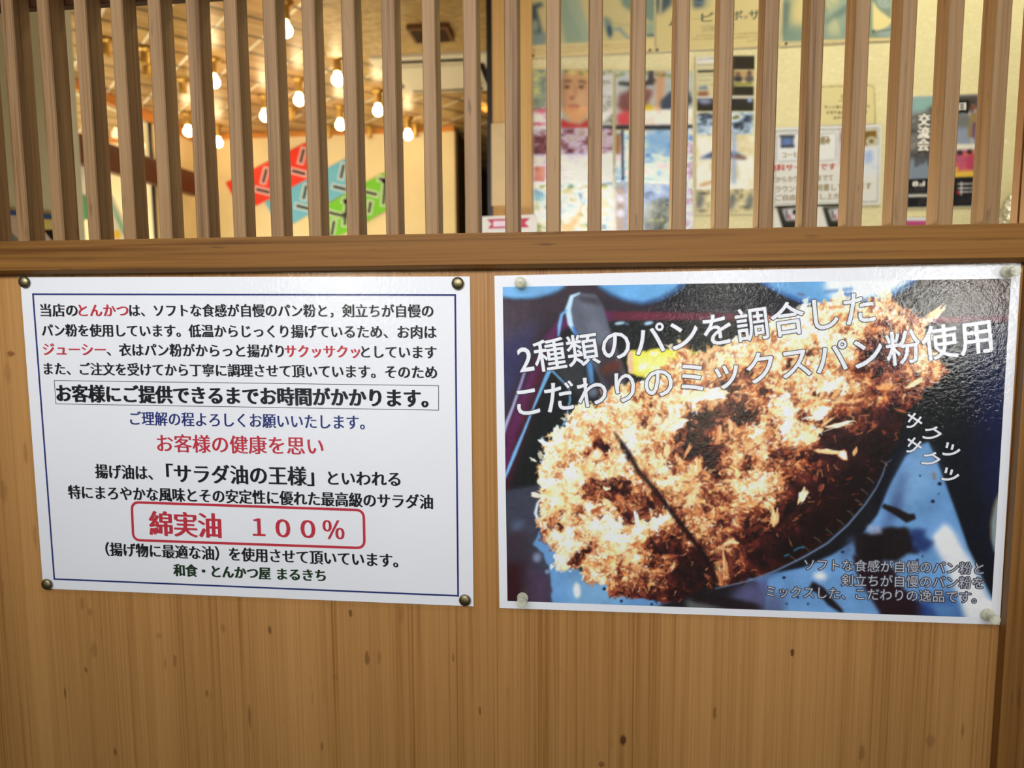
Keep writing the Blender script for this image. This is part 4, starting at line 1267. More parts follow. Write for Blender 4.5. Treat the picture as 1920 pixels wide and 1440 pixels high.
# washi paper wall: pale fibres over cream
m, gg, out = mat_new('washi wall')
t = gg.n('ShaderNodeTexCoord')
v1 = gg.mapping(t.outputs['Object'], (1, 1, 3.2), rot=(0, 0.5, 0))
v2 = gg.mapping(t.outputs['Object'], (1, 1, 3.2), rot=(0, -0.45, 0))
f1 = gg.ramp(gg.noise(v1, 26.0, 3.0, 0.6, 1.6), [(0.475, (0, 0, 0)), (0.5, (1, 1, 1)), (0.525, (0, 0, 0))])
f2 = gg.ramp(gg.noise(v2, 22.0, 3.0, 0.6, 1.6), [(0.475, (0, 0, 0)), (0.5, (1, 1, 1)), (0.525, (0, 0, 0))])
fm = gg.math('MULTIPLY', gg.math('MAXIMUM', f1, f2), 0.75)
base = gg.ramp(gg.noise(t.outputs['Object'], 9.0, 3.0), [(0.3, (0.64, 0.60, 0.37)), (0.7, (0.70, 0.655, 0.41))])
p = gg.n('ShaderNodeBsdfPrincipled', None, Roughness=0.7)
gg.set(p.inputs['Base Color'], gg.mix(fm, base, (0.84, 0.80, 0.58)))
p.inputs['Specular IOR Level'].default_value = 0.2
bp = gg.n('ShaderNodeBump', None, Strength=0.3, Distance=0.002, Height=fm)
gg.set(p.inputs['Normal'], bp.outputs[0])
gg.set(out.inputs[0], p.outputs[0])
M['washi'] = m

# ceiling of square boards laid on the diagonal, dark joints one way and pale battens the other
m, gg, out = mat_new('diagonal ceiling boards')
t = gg.n('ShaderNodeTexCoord')
sp = gg.n('ShaderNodeSeparateXYZ', None, Vector=t.outputs['Object'])
u = gg.math('MULTIPLY', gg.math('ADD', sp.outputs[0], sp.outputs[1]), 0.70711)
v = gg.math('MULTIPLY', gg.math('SUBTRACT', sp.outputs[1], sp.outputs[0]), 0.70711)
fv = gg.math('ABSOLUTE', gg.math('SUBTRACT', gg.math('FRACT', gg.math('DIVIDE', gg.math('ADD', v, 0.023), 0.1975)), 0.5))
fu = gg.math('ABSOLUTE', gg.math('SUBTRACT', gg.math('FRACT', gg.math('DIVIDE', gg.math('ADD', u, 0.055), 0.1975)), 0.5))
dk = gg.ramp(fv, [(0.42, (0, 0, 0)), (0.44, (1, 1, 1))])
wh = gg.ramp(fu, [(0.46, (0, 0, 0)), (0.48, (1, 1, 1))])
cu_ = gg.math('FLOOR', gg.math('DIVIDE', gg.math('ADD', v, 0.12), 0.1975))
cxy = gg.n('ShaderNodeCombineXYZ', None, X=gg.math('MULTIPLY', u, 1.2), Y=gg.math('MULTIPLY', cu_, 3.1), Z=gg.math('MULTIPLY', v, 9.0))
nz = gg.noise(cxy.outputs[0], 2.2, 4.0, 0.6, 0.6)
colr = gg.ramp(nz, [(0.28, (0.25, 0.135, 0.042)), (0.55, (0.40, 0.24, 0.088)), (0.78, (0.55, 0.40, 0.18))])
colr = gg.mix(gg.math('MULTIPLY', wh, 0.85), colr, (0.86, 0.80, 0.62))
colr = gg.mix(gg.math('MULTIPLY', dk, 0.95), colr, (0.07, 0.035, 0.012))
p = gg.n('ShaderNodeBsdfPrincipled', None, Roughness=0.35)
gg.set(p.inputs['Base Color'], colr)
bp = gg.n('ShaderNodeBump', None, Strength=0.5, Distance=0.006, Height=gg.math('SUBTRACT', wh, dk))
gg.set(p.inputs['Normal'], bp.outputs[0])
gg.set(out.inputs[0], p.outputs[0])
M['ceil'] = m

m, gg, out = mat_new('swirled soffit plaster')
t = gg.n('ShaderNodeTexCoord')
nz = gg.noise(gg.mapping(t.outputs['Object'], (1, 2, 1)), 12.0, 5.0, 0.6, 1.5)
p = gg.n('ShaderNodeBsdfPrincipled', None, Roughness=0.4)
gg.set(p.inputs['Base Color'], gg.ramp(nz, [(0.35, (0.34, 0.21, 0.075)), (0.62, (0.52, 0.35, 0.14)), (0.75, (0.72, 0.52, 0.24))]))
bp = gg.n('ShaderNodeBump', None, Strength=0.6, Distance=0.01, Height=nz)
gg.set(p.inputs['Normal'], bp.outputs[0])
gg.set(out.inputs[0], p.outputs[0])
M['soffit'] = m

CZ, BY, LX, RX = 2.45, 4.0, -2.62, 2.2
FX = -5.2                            # far side of the room beyond the glazed opening


def slab(name, lo, hi, mat, label, cat):
    o = box(name, lo, hi, mat)
    return tag(o, label, cat, kind='structure')


slab('floor', (FX - .1, 0.03, -0.05), (RX + .1, 5.7, 0.0), M['floor'], 'brown stone floor of the eating room', 'floor')
ceil = slab('ceiling', (FX - .1, 0.03, CZ), (RX + .1, 5.7, CZ + .05), M['ceil'], 'golden wood ceiling of diagonal boards with bulbs', 'ceiling')
wb0 = float(on_y(853, 330, BY)[0])
slab('wall_back', (FX - .1, BY, 0), (wb0, BY + .1, CZ), M['wall_cream'], 'warm cream back wall behind the pennants', 'wall')
slab('wall_left', (FX - .1, 0.03, 0), (FX, BY, CZ), M['wall_cream'], 'cream side wall beyond the glazed opening', 'wall')
slab('wall_right', (RX, 0.03, 0), (RX + .1, 5.7, CZ), M['wall_pale'], 'pale side wall at the far end of the notice wall', 'wall')
slab('wall_corridor', (wb0 - .02, 5.6, 0), (RX + .1, 5.7, CZ), M['dark_brown'], 'dark wall at the end of the passage', 'wall')
slab('wall_passage', (wb0 - .1, BY + .1, 0), (wb0, 5.7, CZ), M['dark_brown'], 'dark side wall of the passage', 'wall')
slab('trim_1', (FX, BY - .02, CZ - .028), (wb0, BY, CZ), M['trim_orange'], 'orange wooden moulding along the top of the back wall', 'trim')
slab('trim_2', (LX, 0.05, CZ - .05), (LX + .022, BY, CZ), M['trim_orange'], 'orange wooden moulding above the glazed opening', 'trim')
# front wall around the door (outside face in line with the door)
slab('wall_front', (XR + .066, -0.02, 0), (RX + .1, 0.03, 2.5), M['wall_pale'], 'front wall beside the door', 'wall')
slab('wall_lintel', (FX - .1, -0.02, ZT + .092), (XR + .066, 0.03, 2.5), M['wall_pale'], 'wall above the door', 'wall')
slab('wall_entry', (FX - .1, -0.02, 0), (XL - .062, 0.03, ZT + .092), M['wall_pale'], 'front wall on the hinge side of the door', 'wall')

# soffit: the plain lower ceiling on the near side
sz = CZ - 0.05
s0 = on_z(596, 0, sz)
s1 = on_z(612, 108, sz)
s2 = on_z(905, 100, sz)
V = [(s0[0] - (s1[0] - s0[0]) * 2.0, s0[1] - (s1[1] - s0[1]) * 2.0), (s1[0], s1[1]), (0.2, s1[1]), (0.2, s0[1] - (s1[1] - s0[1]) * 2.0)]
pts = [(a, b, sz) for a, b in V] + [(a, b, CZ) for a, b in V]
obj('soffit', pts, [(3, 2, 1, 0), (0, 1, 5, 4), (1, 2, 6, 5), (2, 3, 7, 6), (3, 0, 4, 7)], M['soffit'], ceil)

# square vent in the soffit
vn = [on_z(x, y, sz - .012) for x, y in ((764, 52), (835, 50), (845, 73), (787, 76))]
vc = sum(vn) / 4
r0 = empty('ceiling_vent', (vc[0], vc[1], sz))
tag(r0, 'square brown ceiling vent set in the plain part of the ceiling', 'vent')
hx, hy = 0.085, 0.075
box('vent_frame', (-hx, -hy, -0.022), (hx, hy, 0.0), principled('vent brown', (0.16, 0.075, 0.03), 0.5), r0, 0.006)
for i in range(5):
    y = -hy + .025 + i * .025
    box('vent_slat', (-hx + .015, y - .004, -0.027), (hx - .015, y + .004, -0.0215), M['dark_brown'], r0)

# ceiling cassette air conditioner
ac = [on_z(x, y, CZ - .06) for x, y in ((690, 116), (918, 112), (905, 178), (762, 180))]
ax0, ax1 = float(ac[0][0]) , float(ac[1][0])
ay0, ay1 = float(ac[0][1]), float(ac[3][1])
acx, acy = (ax0 + ax1) / 2, (ay0 + ay1) / 2
hw, hd = (ax1 - ax0) / 2, (ay1 - ay0) / 2
r0 = empty('air_conditioner', (acx, acy, CZ))
tag(r0, 'ivory ceiling cassette air conditioner with dark slots near the passage', 'air conditioner')
box('casing', (-hw, -hd, -0.05), (hw, hd, 0.0), M['white_plastic'], r0, 0.012)
box('panel', (-hw * .66, -hd * .62, -0.066), (hw * .66, hd * .62, -0.0495), M['white_plastic'], r0, 0.008)
for sx, sy, lx, ly in ((0, -.80, .66, .06), (0, .80, .66, .06), (-.82, 0, .05, .60), (.82, 0, .05, .60)):
    box('air_slot', (hw * (sx - lx), hd * (sy - ly), -0.054), (hw * (sx + lx), hd * (sy + ly), -0.0495), M['black'], r0)

# ---------------------------------------------------------------- bulbs on a diagonal grid
M['bulb'] = emission('lit bulb', (1.0, 0.72, 0.38), 30.0)
M['bulb_off'] = principled('bulb collar', (0.75, 0.66, 0.42), 0.3)
M['brass_dark'] = principled('brass socket', (0.48, 0.28, 0.07), 0.35, 0.8, noise_amt=0.1)
sock = [(0.0001, 0.0), (0.036, 0.0), (0.036, -0.008), (0.022, -0.014), (0.019, -0.020), (0.019, -0.068), (0.016, -0.071), (0.0001, -0.071)]
neck = [(0.0125, -0.066), (0.0135, -0.078), (0.0205, -0.092)]
bulbp = [(0.0125, -0.070), (0.0150, -0.080), (0.0200, -0.089)] + [(0.0265 * math.cos(a), -0.106 + 0.0265 * math.sin(a)) for a in np.linspace(0.60, -1.45, 12)] + [(0.0001, -0.1325)]
VS, FS = lathe_z(sock)
VB, FB = lathe_z(bulbp)
LIT = [(353, 247), (409, 268), (401, 154), (535, 57), (561, 188), (497, 218), (633, 150), (638, 235), (709, 208), (765, 254)]
UNLIT = [(199, 96), (272, 112), (276, 136), (343, 168), (547, 220), (697, 256), (617, 252), (785, 256)]
proto = None
for i, (px, py) in enumerate(LIT + UNLIT):
    lit = i < len(LIT)
    q = on_z(px, py, CZ - (0.106 if lit else 0.05))
    if q[1] > BY - .08: q[1] = BY - .08
    r0 = empty('ceiling_bulb' if lit else 'lamp_socket', (q[0], q[1], CZ))
    if lit:
        tag(r0, 'lit round bulb glowing in a brass socket under the board ceiling', 'light bulb', 'lit bulbs on the ceiling')
    else:
        tag(r0, 'short brass lamp socket with no glowing bulb on the board ceiling', 'lamp socket', 'unlit sockets on the ceiling')
    if proto is None:
        so = obj('socket', VS, FS, M['brass_dark'], r0, True)
        bo = obj('bulb', VB, FB, M['bulb'], r0, True)
        proto = (so, bo)
    else:
        c = proto[0].copy()
        COL.objects.link(c)
        c.parent = r0
        if lit:
            c = proto[1].copy()
            COL.objects.link(c)
            c.parent = r0
# small amber downlight beside the passage
q = on_z(910, 204, CZ - .03)
r0 = empty('downlight', (q[0] + .01, q[1], CZ))
tag(r0, 'small amber downlight glowing beside the dark passage', 'downlight')
V, F = lathe_z([(0.045, 0.0), (0.045, -0.02), (0.034, -0.022)])
obj('ring', V, F, M['brass_dark'], r0, True)
V, F = lathe_z([(0.034, -0.020), (0.030, -0.034), (0.016, -0.044), (0.0001, -0.047)])
obj('lens', V, F, emission('amber lens', (1.0, 0.36, 0.05), 2.2), r0, True)

# ---------------------------------------------------------------- pennants on the back wall
def plane_poly(name, pxs, Y, mat, parent, th=0.002):
    P = [on_y(x, y, Y) for x, y in pxs]
    V = [tuple(p) for p in P] + [(p[0], p[1] + th, p[2]) for p in P]
    n = len(P)
    F = [tuple(range(n))[::-1], tuple(range(n, 2 * n))] + [(i, (i + 1) % n, (i + 1) % n + n, i + n) for i in range(n)]
    return obj(name, V, F, mat, parent)


def zm(x, y):
    return 400 + x * 340 / 1920.0, 240 + y * 340 / 1920.0


STK = principled('sticker edge', (0.80, 0.76, 0.62), 0.6)
STK2 = {}
for nm, col, quad, stk in [
    ('red', (0.78, 0.035, 0.015), [(130, 580), (985, 150), (1130, 460), (1110, 480), (455, 822), (240, 790)], [(940, 295, 30, 150, 14), (905, 470, 150, 30, 14), (545, 505, 30, 150, 14), (525, 665, 150, 30, 14), (1060, 240, 30, 140, 14)]),
    ('blue', (0.14, 0.46, 0.66), [(545, 790), (840, 610), (1400, 320), (1560, 600), (1240, 775), (850, 1010), (700, 1060)], [(1365, 460, 30, 150, 12), (1340, 635, 150, 30, 14), (970, 680, 30, 150, 12), (950, 840, 150, 30, 14)]),
    ('green', (0.16, 0.56, 0.03), [(1000, 920), (1240, 790), (1640, 560), (1825, 465), (1960, 790), (1640, 980), (1400, 1110), (1230, 1180), (1100, 1175)], [(1810, 680, 30, 260, 4), (1670, 690, 130, 30, 14), (1290, 910, 150, 30, 14), (1405, 900, 30, 260, 6), (1265, 1060, 30, 160, 10), (1655, 840, 30, 120, 10), (1800, 550, 100, 30, 18), (1420, 780, 100, 30, 18)])]:
    r0 = None
    Y = BY - .006 - {'red': .012, 'blue': .007, 'green': .017}[nm]
    m_ = principled(nm + ' pennant paper', col, 0.55, noise_amt=0.06, noise_scale=4)
    r0 = plane_poly(nm + '_banner', [zm(*q) for q in quad], Y, m_, None)
    tag(r0, nm + ' paper banner slanting across the back wall with white edged stickers', 'banner')
    tint = principled(nm + ' sticker edge', tuple(0.45 * c + 0.42 for c in col), 0.6)
    for (cx, cy, wd, ht, rot) in stk:
        a = math.radians(rot)
        for lay, (gw, mt) in enumerate(((26, tint), (0, M['ink_black']))):
            w2, h2 = (wd + gw * 1.6) / 2, (ht + gw * 1.6) / 2
            pts = [(cx + math.cos(a) * x - math.sin(a) * y, cy + math.sin(a) * x + math.cos(a) * y) for x, y in ((-w2, -h2), (w2, -h2), (w2, h2), (-w2, h2))]
            P = [on_y(*zm(*q), Y - .001 - .001 * lay) for q in pts]
            if lay == 0:
                stick = obj('sticker', [tuple(p) for p in P], [(3, 2, 1, 0)], mt, r0)
            else:
                obj('sticker_lettering', [tuple(p) for p in P], [(3, 2, 1, 0)], mt, stick)

# ---------------------------------------------------------------- glazed opening and beam on the side wall
c0 = on_x(286, 223, LX + .02)
my1, mz1 = float(c0[1]), float(c0[2])
slab('wall_pier', (LX - .1, my1, 0), (LX, BY, CZ), M['wall_cream'], 'cream wall pier between the glazed opening and the back wall', 'wall')
slab('wall_header', (LX - .1, 0.03, mz1), (LX, my1, CZ), M['wall_cream'], 'cream strip of wall above the glazed opening', 'wall')
slab('wall_dado', (LX - .1, 0.03, 0), (LX, my1, 0.9), M['wall_cream'], 'low wall under the glazed opening', 'wall')
r0 = empty('window_1', (LX, 0, 0))
tag(r0, 'large black framed glazed opening below the orange moulding on the side wall', 'window', kind='structure')
mg, gg, out = mat_new('window glass')
tr = gg.n('ShaderNodeBsdfTransparent', None, Color=(0.97, 0.985, 0.975, 1))
gl = gg.n('ShaderNodeBsdfGlossy', None, Roughness=0.02)
mx = gg.n('ShaderNodeMixShader', None, Fac=schlick(gg, None, 0.04))
gg.set(mx.inputs[1], tr.outputs[0])
gg.set(mx.inputs[2], gl.outputs[0])
gg.set(out.inputs[0], mx.outputs[0])
obj('glass_pane', [(.005, .1, .9), (.005, my1, .9), (.005, my1, mz1), (.005, .1, mz1)], [(0, 1, 2, 3)], mg, r0)
box('frame_head', (-.02, 0.1, mz1 - .022), (0.02, my1, mz1 + .004), M['black'], r0)
box('frame_jamb', (-.004, my1 - .016, 0.9), (0.012, my1 + .004, mz1 - .022), M['black'], r0)
box('frame_sill', (-.02, 0.1, 0.88), (0.03, my1 - .016, 0.905), M['black'], r0)

b0 = on_x(120, 272, LX + .10)
b1 = on_x(366, 347, LX + .10)
dvec = Vector(b1 - b0)
ln = dvec.length
o = box('handrail_beam', (0, -0.03, -0.072), (ln, 0.03, 0.072), M['beam'], None, 0.008)
o.location = tuple(b0)
ex = dvec.normalized()
ey = Vector((0, 0, 1)).cross(ex).normalized()
ez = ex.cross(ey)
o.rotation_euler = Matrix((ex, ey, ez)).transposed().to_euler()
tag(o, 'dark red brown wooden beam running along the glazed side wall towards the back', 'beam')
# white menu card with teal edge stripes, and a green and white poster, both on the mirror
Xc = LX + .028


def on_side(name, pxs, mat, parent=None, dx=0.0):
    P = [on_x(x, y, Xc + dx) for x, y in pxs]
    V = [tuple(p) for p in P] + [(p[0] - .002, p[1], p[2]) for p in P]
    n = len(P)
    return obj(name, V, [tuple(range(n)), tuple(range(n, 2 * n))[::-1]] + [(i, i + n, (i + 1) % n + n, (i + 1) % n) for i in range(n)], mat, parent)


M['teal'] = principled('teal print', (0.20, 0.52, 0.40), 0.6)
M['green_print'] = principled('green print', (0.09, 0.38, 0.19), 0.6)
M['yellow'] = principled('yellow print', (0.86, 0.62, 0.10), 0.6)
r0 = on_side('poster', [(118, 300), (167, 316), (170, 412), (118, 418)], M['white'])
tag(r0, 'white poster with a green hill shape stuck on the side glazing', 'poster')
on_side('green_hill', [(119, 372), (145, 365), (150, 362), (153, 366), (158, 364), (167, 372), (169, 411), (119, 413)], M['green_print'], r0, .002)
r0 = on_side('menu_card', [(190, 330), (212, 366), (240, 428), (238, 470), (188, 470)], M['white'])
tag(r0, 'white card with teal edge stripes and a yellow badge on the side glazing', 'card')
for k in range(2):
    d = k * 5
    on_side('edge_stripe', [(203 - d, 366), (206 - d, 368), (240 - d, 440), (236 - d, 440)], M['teal'], r0, .002)
on_side('badge', [(220 + 7 * math.cos(a), 440 + 9 * math.sin(a)) for a in np.linspace(0, 2 * math.pi, 14, endpoint=False)], M['yellow'], r0, .003)
# ledge with small boxes below the posters on the side wall
# ---------------------------------------------------------------- partition near the door on the far side of the lattice
PY = 0.90
e0 = on_y(112, 250, PY)
slab('wall_side', (LX, PY, 0), (float(e0[0]), PY + .06, CZ), M['wall_pale'], 'pale green cream partition close behind the lattice', 'wall')
yy0 = PY - .004
r0 = plane_poly('notice', [(-60, 388), (100, 405), (100, 480), (-60, 480)], yy0, principled('pink card', (0.78, 0.62, 0.50), 0.6), None)
tag(r0, 'pinkish notice with a blue top edge low on the partition', 'notice')
plane_poly('blue_edge', [(-60, 386), (100, 402.5), (100, 410.5), (-60, 396)], yy0 - .003, principled('blue edge', (0.05, 0.11, 0.36), 0.6), r0)
plane_poly('yellow_label', [(80, 411), (100, 412), (100, 430), (80, 429)], yy0 - .003, principled('yellow label', (0.88, 0.74, 0.24), 0.6), r0)
plane_poly('black_mark', [(82, 432), (100, 432), (100, 452), (97, 450)], yy0 - .003, M['black'], r0)
plane_poly('grey_mark', [(20, 436), (36, 452), (20, 456)], yy0 - .003, principled('grey mark', (0.25, 0.28, 0.28), 0.6), r0)

# ---------------------------------------------------------------- post and notice wall
NY = 1.20
p0, p1 = float(on_y(924, 300, NY - .05)[0]), float(on_y(996, 300, NY - .05)[0])
o = box('trim_3', (p0, NY - .05, 0), (p1, NY + .06, CZ), M['pine'], None, 0.003)
tag(o, 'pale pine post at the end of the notice wall', 'post', kind='structure')
bx0 = float(on_y(915, 300, NY + .03)[0])
zb = float(on_y(920, 405, NY + .03)[2])
o = box('trim_4', (bx0, NY + .02, zb), (p0 + .004, NY + .058, CZ), M['black'])
tag(o, 'narrow black strip along the edge of the pine post', 'trim', kind='structure')
slab('wall_notice', (p1 - .002, NY, 0), (RX, NY + .08, CZ), M['washi'], 'cream washi papered wall covered with posters', 'wall')
o = plane_poly('paper_sheet', [(921, 232), (948, 230), (949, 385), (922, 386)], NY - .054, principled('tan paper', (0.66, 0.50, 0.28), 0.7), None, .001)
tag(o, 'plain tan paper sheet taped to the pine post', 'paper')

# ---- printed sheets on the notice wall, painted in one go
wc = Canvas(985, -80, 1870, 450, (205, 196, 132))
c_ = wc
CR_, GG1, GG2, SL = (224, 200, 126), (150, 166, 126), (122, 144, 110), (66, 84, 84)
# first green-tinted music poster
c_.rect(990, -80, 1229, 110, (206, 190, 120))
c_.poly([(995, -80), (1060, -80), (1080, 0), (1108, 80), (1060, 84), (1050, 40), (1030, 0)], GG1, 4)
c_.poly([(1050, -40), (1085, -10), (1112, 78), (1096, 80), (1070, 20)], (166, 178, 136), 3, .8)
c_.poly([(995, 10), (1014, 4), (1020, 10), (1006, 16), (1012, 40), (1018, 66), (1000, 66), (994, 40)], SL, 3)
c_.ell(1003, 48, 7, 12, (150, 160, 130), 0, 3)
c_.poly([(990, 62), (1030, 60), (1024, 86), (990, 88)], (126, 148, 130), 4, .9)
c_.poly([(1156, -80), (1229, -80), (1229, 44), (1190, 26), (1166, 10)], GG2, 3)
c_.poly([(1130, 30), (1145, 36), (1150, 60), (1144, 76), (1135, 56)], (120, 140, 118), 3)
c_.ell(1143, 58, 4, 11, (58, 78, 84), -6, 2)
c_.line([(1148, 54), (1162, 54), (1172, 66), (1184, 74)], [4, 8, 6, 4], (140, 156, 128), 2)
c_.line([(1140, 40), (1170, 48), (1226, 40)], 1.5, (164, 158, 96), 1)
c_.poly([(1208, 46), (1229, 40), (1229, 70), (1212, 68)], GG1, 3)
c_.line([(1212, 66), (1229, 66)], 3, SL, 1)
c_.poly([(990, 86), (1229, 72), (1229, 110), (990, 112)], CR_, 1.0)
for k in range(3):
    c_.scrib(1055, 89 + 5 * k, 1140 - 20 * k, 84.5 + 5 * k, 2.6, (160, 134, 78), 30 + k, .9, 3.5)
    c_.scrib(1008, 91 + 5 * k, 1024, 90 + 5 * k, 2.4, (160, 134, 78), 40 + k, .8, 3.5)
    c_.scrib(1132, 84 + 4 * k, 1182, 81.5 + 4 * k, 2.4, (160, 134, 78), 50 + k, .8, 3.5)
c_.ell(1002, 95, 3.4, 6, (196, 172, 104), 0, 1)
c_.line([(1052, 107.5), (1229, 97.5)], 1.2, (110, 84, 34), .7)
# second
c_.rect(1229, -80, 1462, 102, (212, 192, 118))
c_.poly([(1226, -80), (1262, -80), (1260, 8), (1242, 24), (1232, 26), (1229, 10)], SL, 4)
c_.poly([(1238, -80), (1246, -80), (1240, 26), (1236, 26)], (206, 190, 120), 1.5, .9)
c_.poly([(1296, -80), (1330, -80), (1322, 12), (1300, 16)], (64, 84, 88), 4)
c_.line([(1304, 4), (1318, 6)], 2, (130, 150, 150), 1)
c_.poly([(1322, -80), (1338, -80), (1330, 14), (1320, 16)], (170, 172, 118), 4, .8)
for x0, x1, y in ((1306, 1424, 65), (1296, 1424, 71.5), (1402, 1424, 76)):
    c_.scrib(x0, y + 2, x1, y - 3, 3.2, (120, 104, 54), int(x0), .85, 3.6)
c_.line([(1314, 49), (1380, 46), (1380, 56), (1314, 59), (1314, 49)], 1, (120, 120, 80), .6, .8)
c_.scrib(1318, 54, 1376, 51, 6, (96, 96, 66), 3, .8, 5)
c_.poly([(1229, 96), (1462, 80), (1462, 95), (1229, 106)], CR_, 3, .5)
c_.line([(1294, 96.5), (1462, 86)], 1.2, (110, 84, 34), .7)
# third
c_.rect(1462, -80, 1676, 96, CR_)
c_.poly([(1469, -80), (1668, -80), (1673, 70), (1560, 74), (1467, 78)], (130, 146, 110), 1)
c_.ell(1500, 22, 18, 46, (214, 196, 118), 4, 9)
c_.poly([(1470, 4), (1480, 4), (1474, 60), (1468, 70)], (84, 104, 88), 4, .9)
c_.poly([(1470, 50), (1512, 46), (1512, 76), (1468, 78)], (116, 140, 112), 7, .8)
c_.poly([(1548, -60), (1592, -60), (1592, 72), (1548, 72)], (150, 164, 126), 5)
c_.poly([(1548, 38), (1590, 6), (1592, 20), (1550, 48)], (104, 124, 104), 3)
c_.ell(1565, 50, 12, 16, (186, 186, 130), 10, 5)
c_.ell(1560, 5, 12, 14, (190, 186, 126), 0, 4)
for k in range(6):
    c_.line([(1556 + 8 * k, 2 + 3 * k), (1568 + 6 * k, 30), (1580 + 2 * k, 66)], 2, (120, 142, 118), 1, .7)
c_.poly([(1636, 2), (1650, 20), (1674, 38), (1664, 52), (1648, 58), (1636, 56)], (232, 214, 132), 1.5)
c_.ell(1658, 6, 16, 12, (128, 150, 122), 20, 3)
for k in range(4):
    c_.ell(1658 + 2 * k, 6, 13 - 3 * k, 9 - 2 * k, (166 - 20 * (k % 2), 178 - 20 * (k % 2), 140), 20, 1.2)
c_.poly([(1645, 60), (1675, 46), (1675, 70), (1648, 68)], (150, 166, 140), 2)
c_.ell(1638, 59, 2.5, 3.5, (70, 84, 70), 0, 1)
c_.line([(1645, 59), (1672, 55)], 2.5, (90, 104, 84), 1, .8)
c_.line([(1512, 82.5), (1676, 77)], 1.2, (120, 94, 40), .7)
# two tall laminated photo posters (three pictures each), laminate highlights painted in
rgw = np.random.default_rng(5)
NW = vnoise(c_.h, c_.w, 13, 61, 4, .6, (1.6, 1))
NW2 = vnoise(c_.h, c_.w, 24, 62, 3, .6)


def region(pts, cols, cell=NW, soft=2, alpha=1.0):
    """mottled patch: several inks spread by noise"""
    m = blur1(c_.mask(pts), soft)[..., None] * alpha
    t = np.clip((cell - .2) / .6, 0, .999) * (len(cols) - 1)
    i = t.astype(int)
    f = (t - i)[..., None]
    A = np.array(cols, float)
    c_.a = c_.a * (1 - m) + (A[i] * (1 - f) + A[i + 1] * f) * m


region([(998, 128), (1150, 132), (1152, 445), (1000, 445)], [(150, 168, 170), (206, 214, 214), (238, 240, 242)])
region([(1000, 130), (1024, 130), (1024, 222), (1000, 222)], [(108, 124, 96), (150, 166, 140), (226, 222, 130)])
c_.rect(1053, 132, 1104, 238, (164, 176, 156), 2)
c_.poly([(1056, 132), (1084, 128), (1108, 140), (1110, 190), (1102, 218), (1086, 232), (1070, 230), (1056, 210), (1052, 170)], (214, 160, 110), 3)
c_.ell(1090, 190, 12, 22, (232, 184, 136), 0, 8, .8)
c_.poly([(1053, 140), (1060, 136), (1058, 215), (1052, 205)], (172, 116, 74), 4, .8)
c_.line([(1057, 154), (1064, 151), (1072, 153)], 3, (70, 50, 40), 1)
c_.line([(1084, 153), (1092, 152), (1099, 156)], 3, (74, 54, 42), 1)
c_.ell(1063, 163, 5, 2.8, (58, 42, 38), 0, 1)
c_.ell(1090, 163, 5, 2.8, (62, 46, 40), 0, 1)
c_.line([(1077, 160), (1080, 174), (1076, 182), (1070, 184)], 2.5, (176, 112, 74), 1.4)
c_.ell(1072, 184, 4, 2, (120, 66, 48), 0, 1.3)
c_.line([(1066, 200), (1076, 198), (1086, 200)], 3.5, (172, 86, 66), 1.2)
c_.line([(1068, 206), (1084, 206)], 2, (190, 130, 92), 1.5)
c_.poly([(1052, 222), (1066, 230), (1088, 234), (1104, 222), (1108, 240), (1050, 240)], (190, 62, 62), 2)
c_.poly([(1080, 132), (1104, 130), (1106, 148), (1088, 140)], (236, 206, 116), 4, .7)
c_.ell(1074, 134, 5, 8, (240, 214, 120), 20, 3, .8)
_fx0, _fy0 = 1046 - c_.x0, 126 - c_.y0
c_.a[_fy0:_fy0 + 114, _fx0:_fx0 + 66] = blur1(c_.a[_fy0:_fy0 + 114, _fx0:_fx0 + 66], 1.8)
region([(1000, 206), (1024, 200), (1024, 238), (1000, 238)], [(206, 110, 120), (240, 226, 230), (246, 240, 240)])
region([(1126, 134), (1150, 134), (1150, 238), (1126, 238)], [(120, 120, 100), (214, 210, 190), (240, 236, 230)])
region([(1153, 132), (1300, 132), (1300, 238), (1153, 238)], [(170, 186, 176), (196, 204, 192), (216, 216, 196)])
c_.ell(1190, 188, 34, 22, (128, 76, 72), -25, 4, 1, 2, 3)
c_.ell(1195, 180, 20, 10, (158, 104, 92), -25, 4, .8)
c_.line([(1160, 156), (1200, 160), (1230, 150)], [6, 9, 8], (52, 46, 50), 2)
c_.poly([(1216, 132), (1226, 132), (1226, 160), (1214, 158)], (60, 54, 58), 2)
c_.poly([(1230, 132), (1248, 132), (1244, 200), (1228, 214)], (214, 160, 112), 4)
c_.poly([(1238, 190), (1256, 172), (1290, 170), (1300, 190), (1280, 204), (1240, 206)], (52, 70, 88), 2.5)
c_.ell(1216, 204, 9, 9, (218, 186, 44), 0, 3)
c_.poly([(1156, 214), (1180, 206), (1186, 236), (1158, 236)], (206, 80, 86), 4)
region([(1190, 208), (1300, 204), (1300, 238), (1190, 238)], [(220, 196, 160), (246, 240, 226), (236, 206, 180)])
for xx_ in range(1004, 1300, 14):
    c_.ell(xx_ + rgw.normal(0, 3), 138 + rgw.normal(0, 3), 6, 3, [(122, 136, 60), (228, 214, 120), (96, 110, 66)][rgw.integers(0, 3)], rgw.uniform(-30, 30), 2, .8)  # leaf reflections on the laminate, painted into the print
c_.poly([(1128, 236), (1300, 234), (1300, 246), (1210, 243), (1128, 242)], (30, 36, 44), 2)
region([(1000, 244), (1150, 240), (1150, 300), (1000, 300)], [(96, 58, 62), (140, 92, 96), (206, 190, 196), (170, 150, 120)])
region([(1000, 290), (1150, 286), (1150, 342), (1000, 342)], [(196, 178, 206), (228, 222, 240), (240, 240, 246), (210, 190, 120)], NW2)
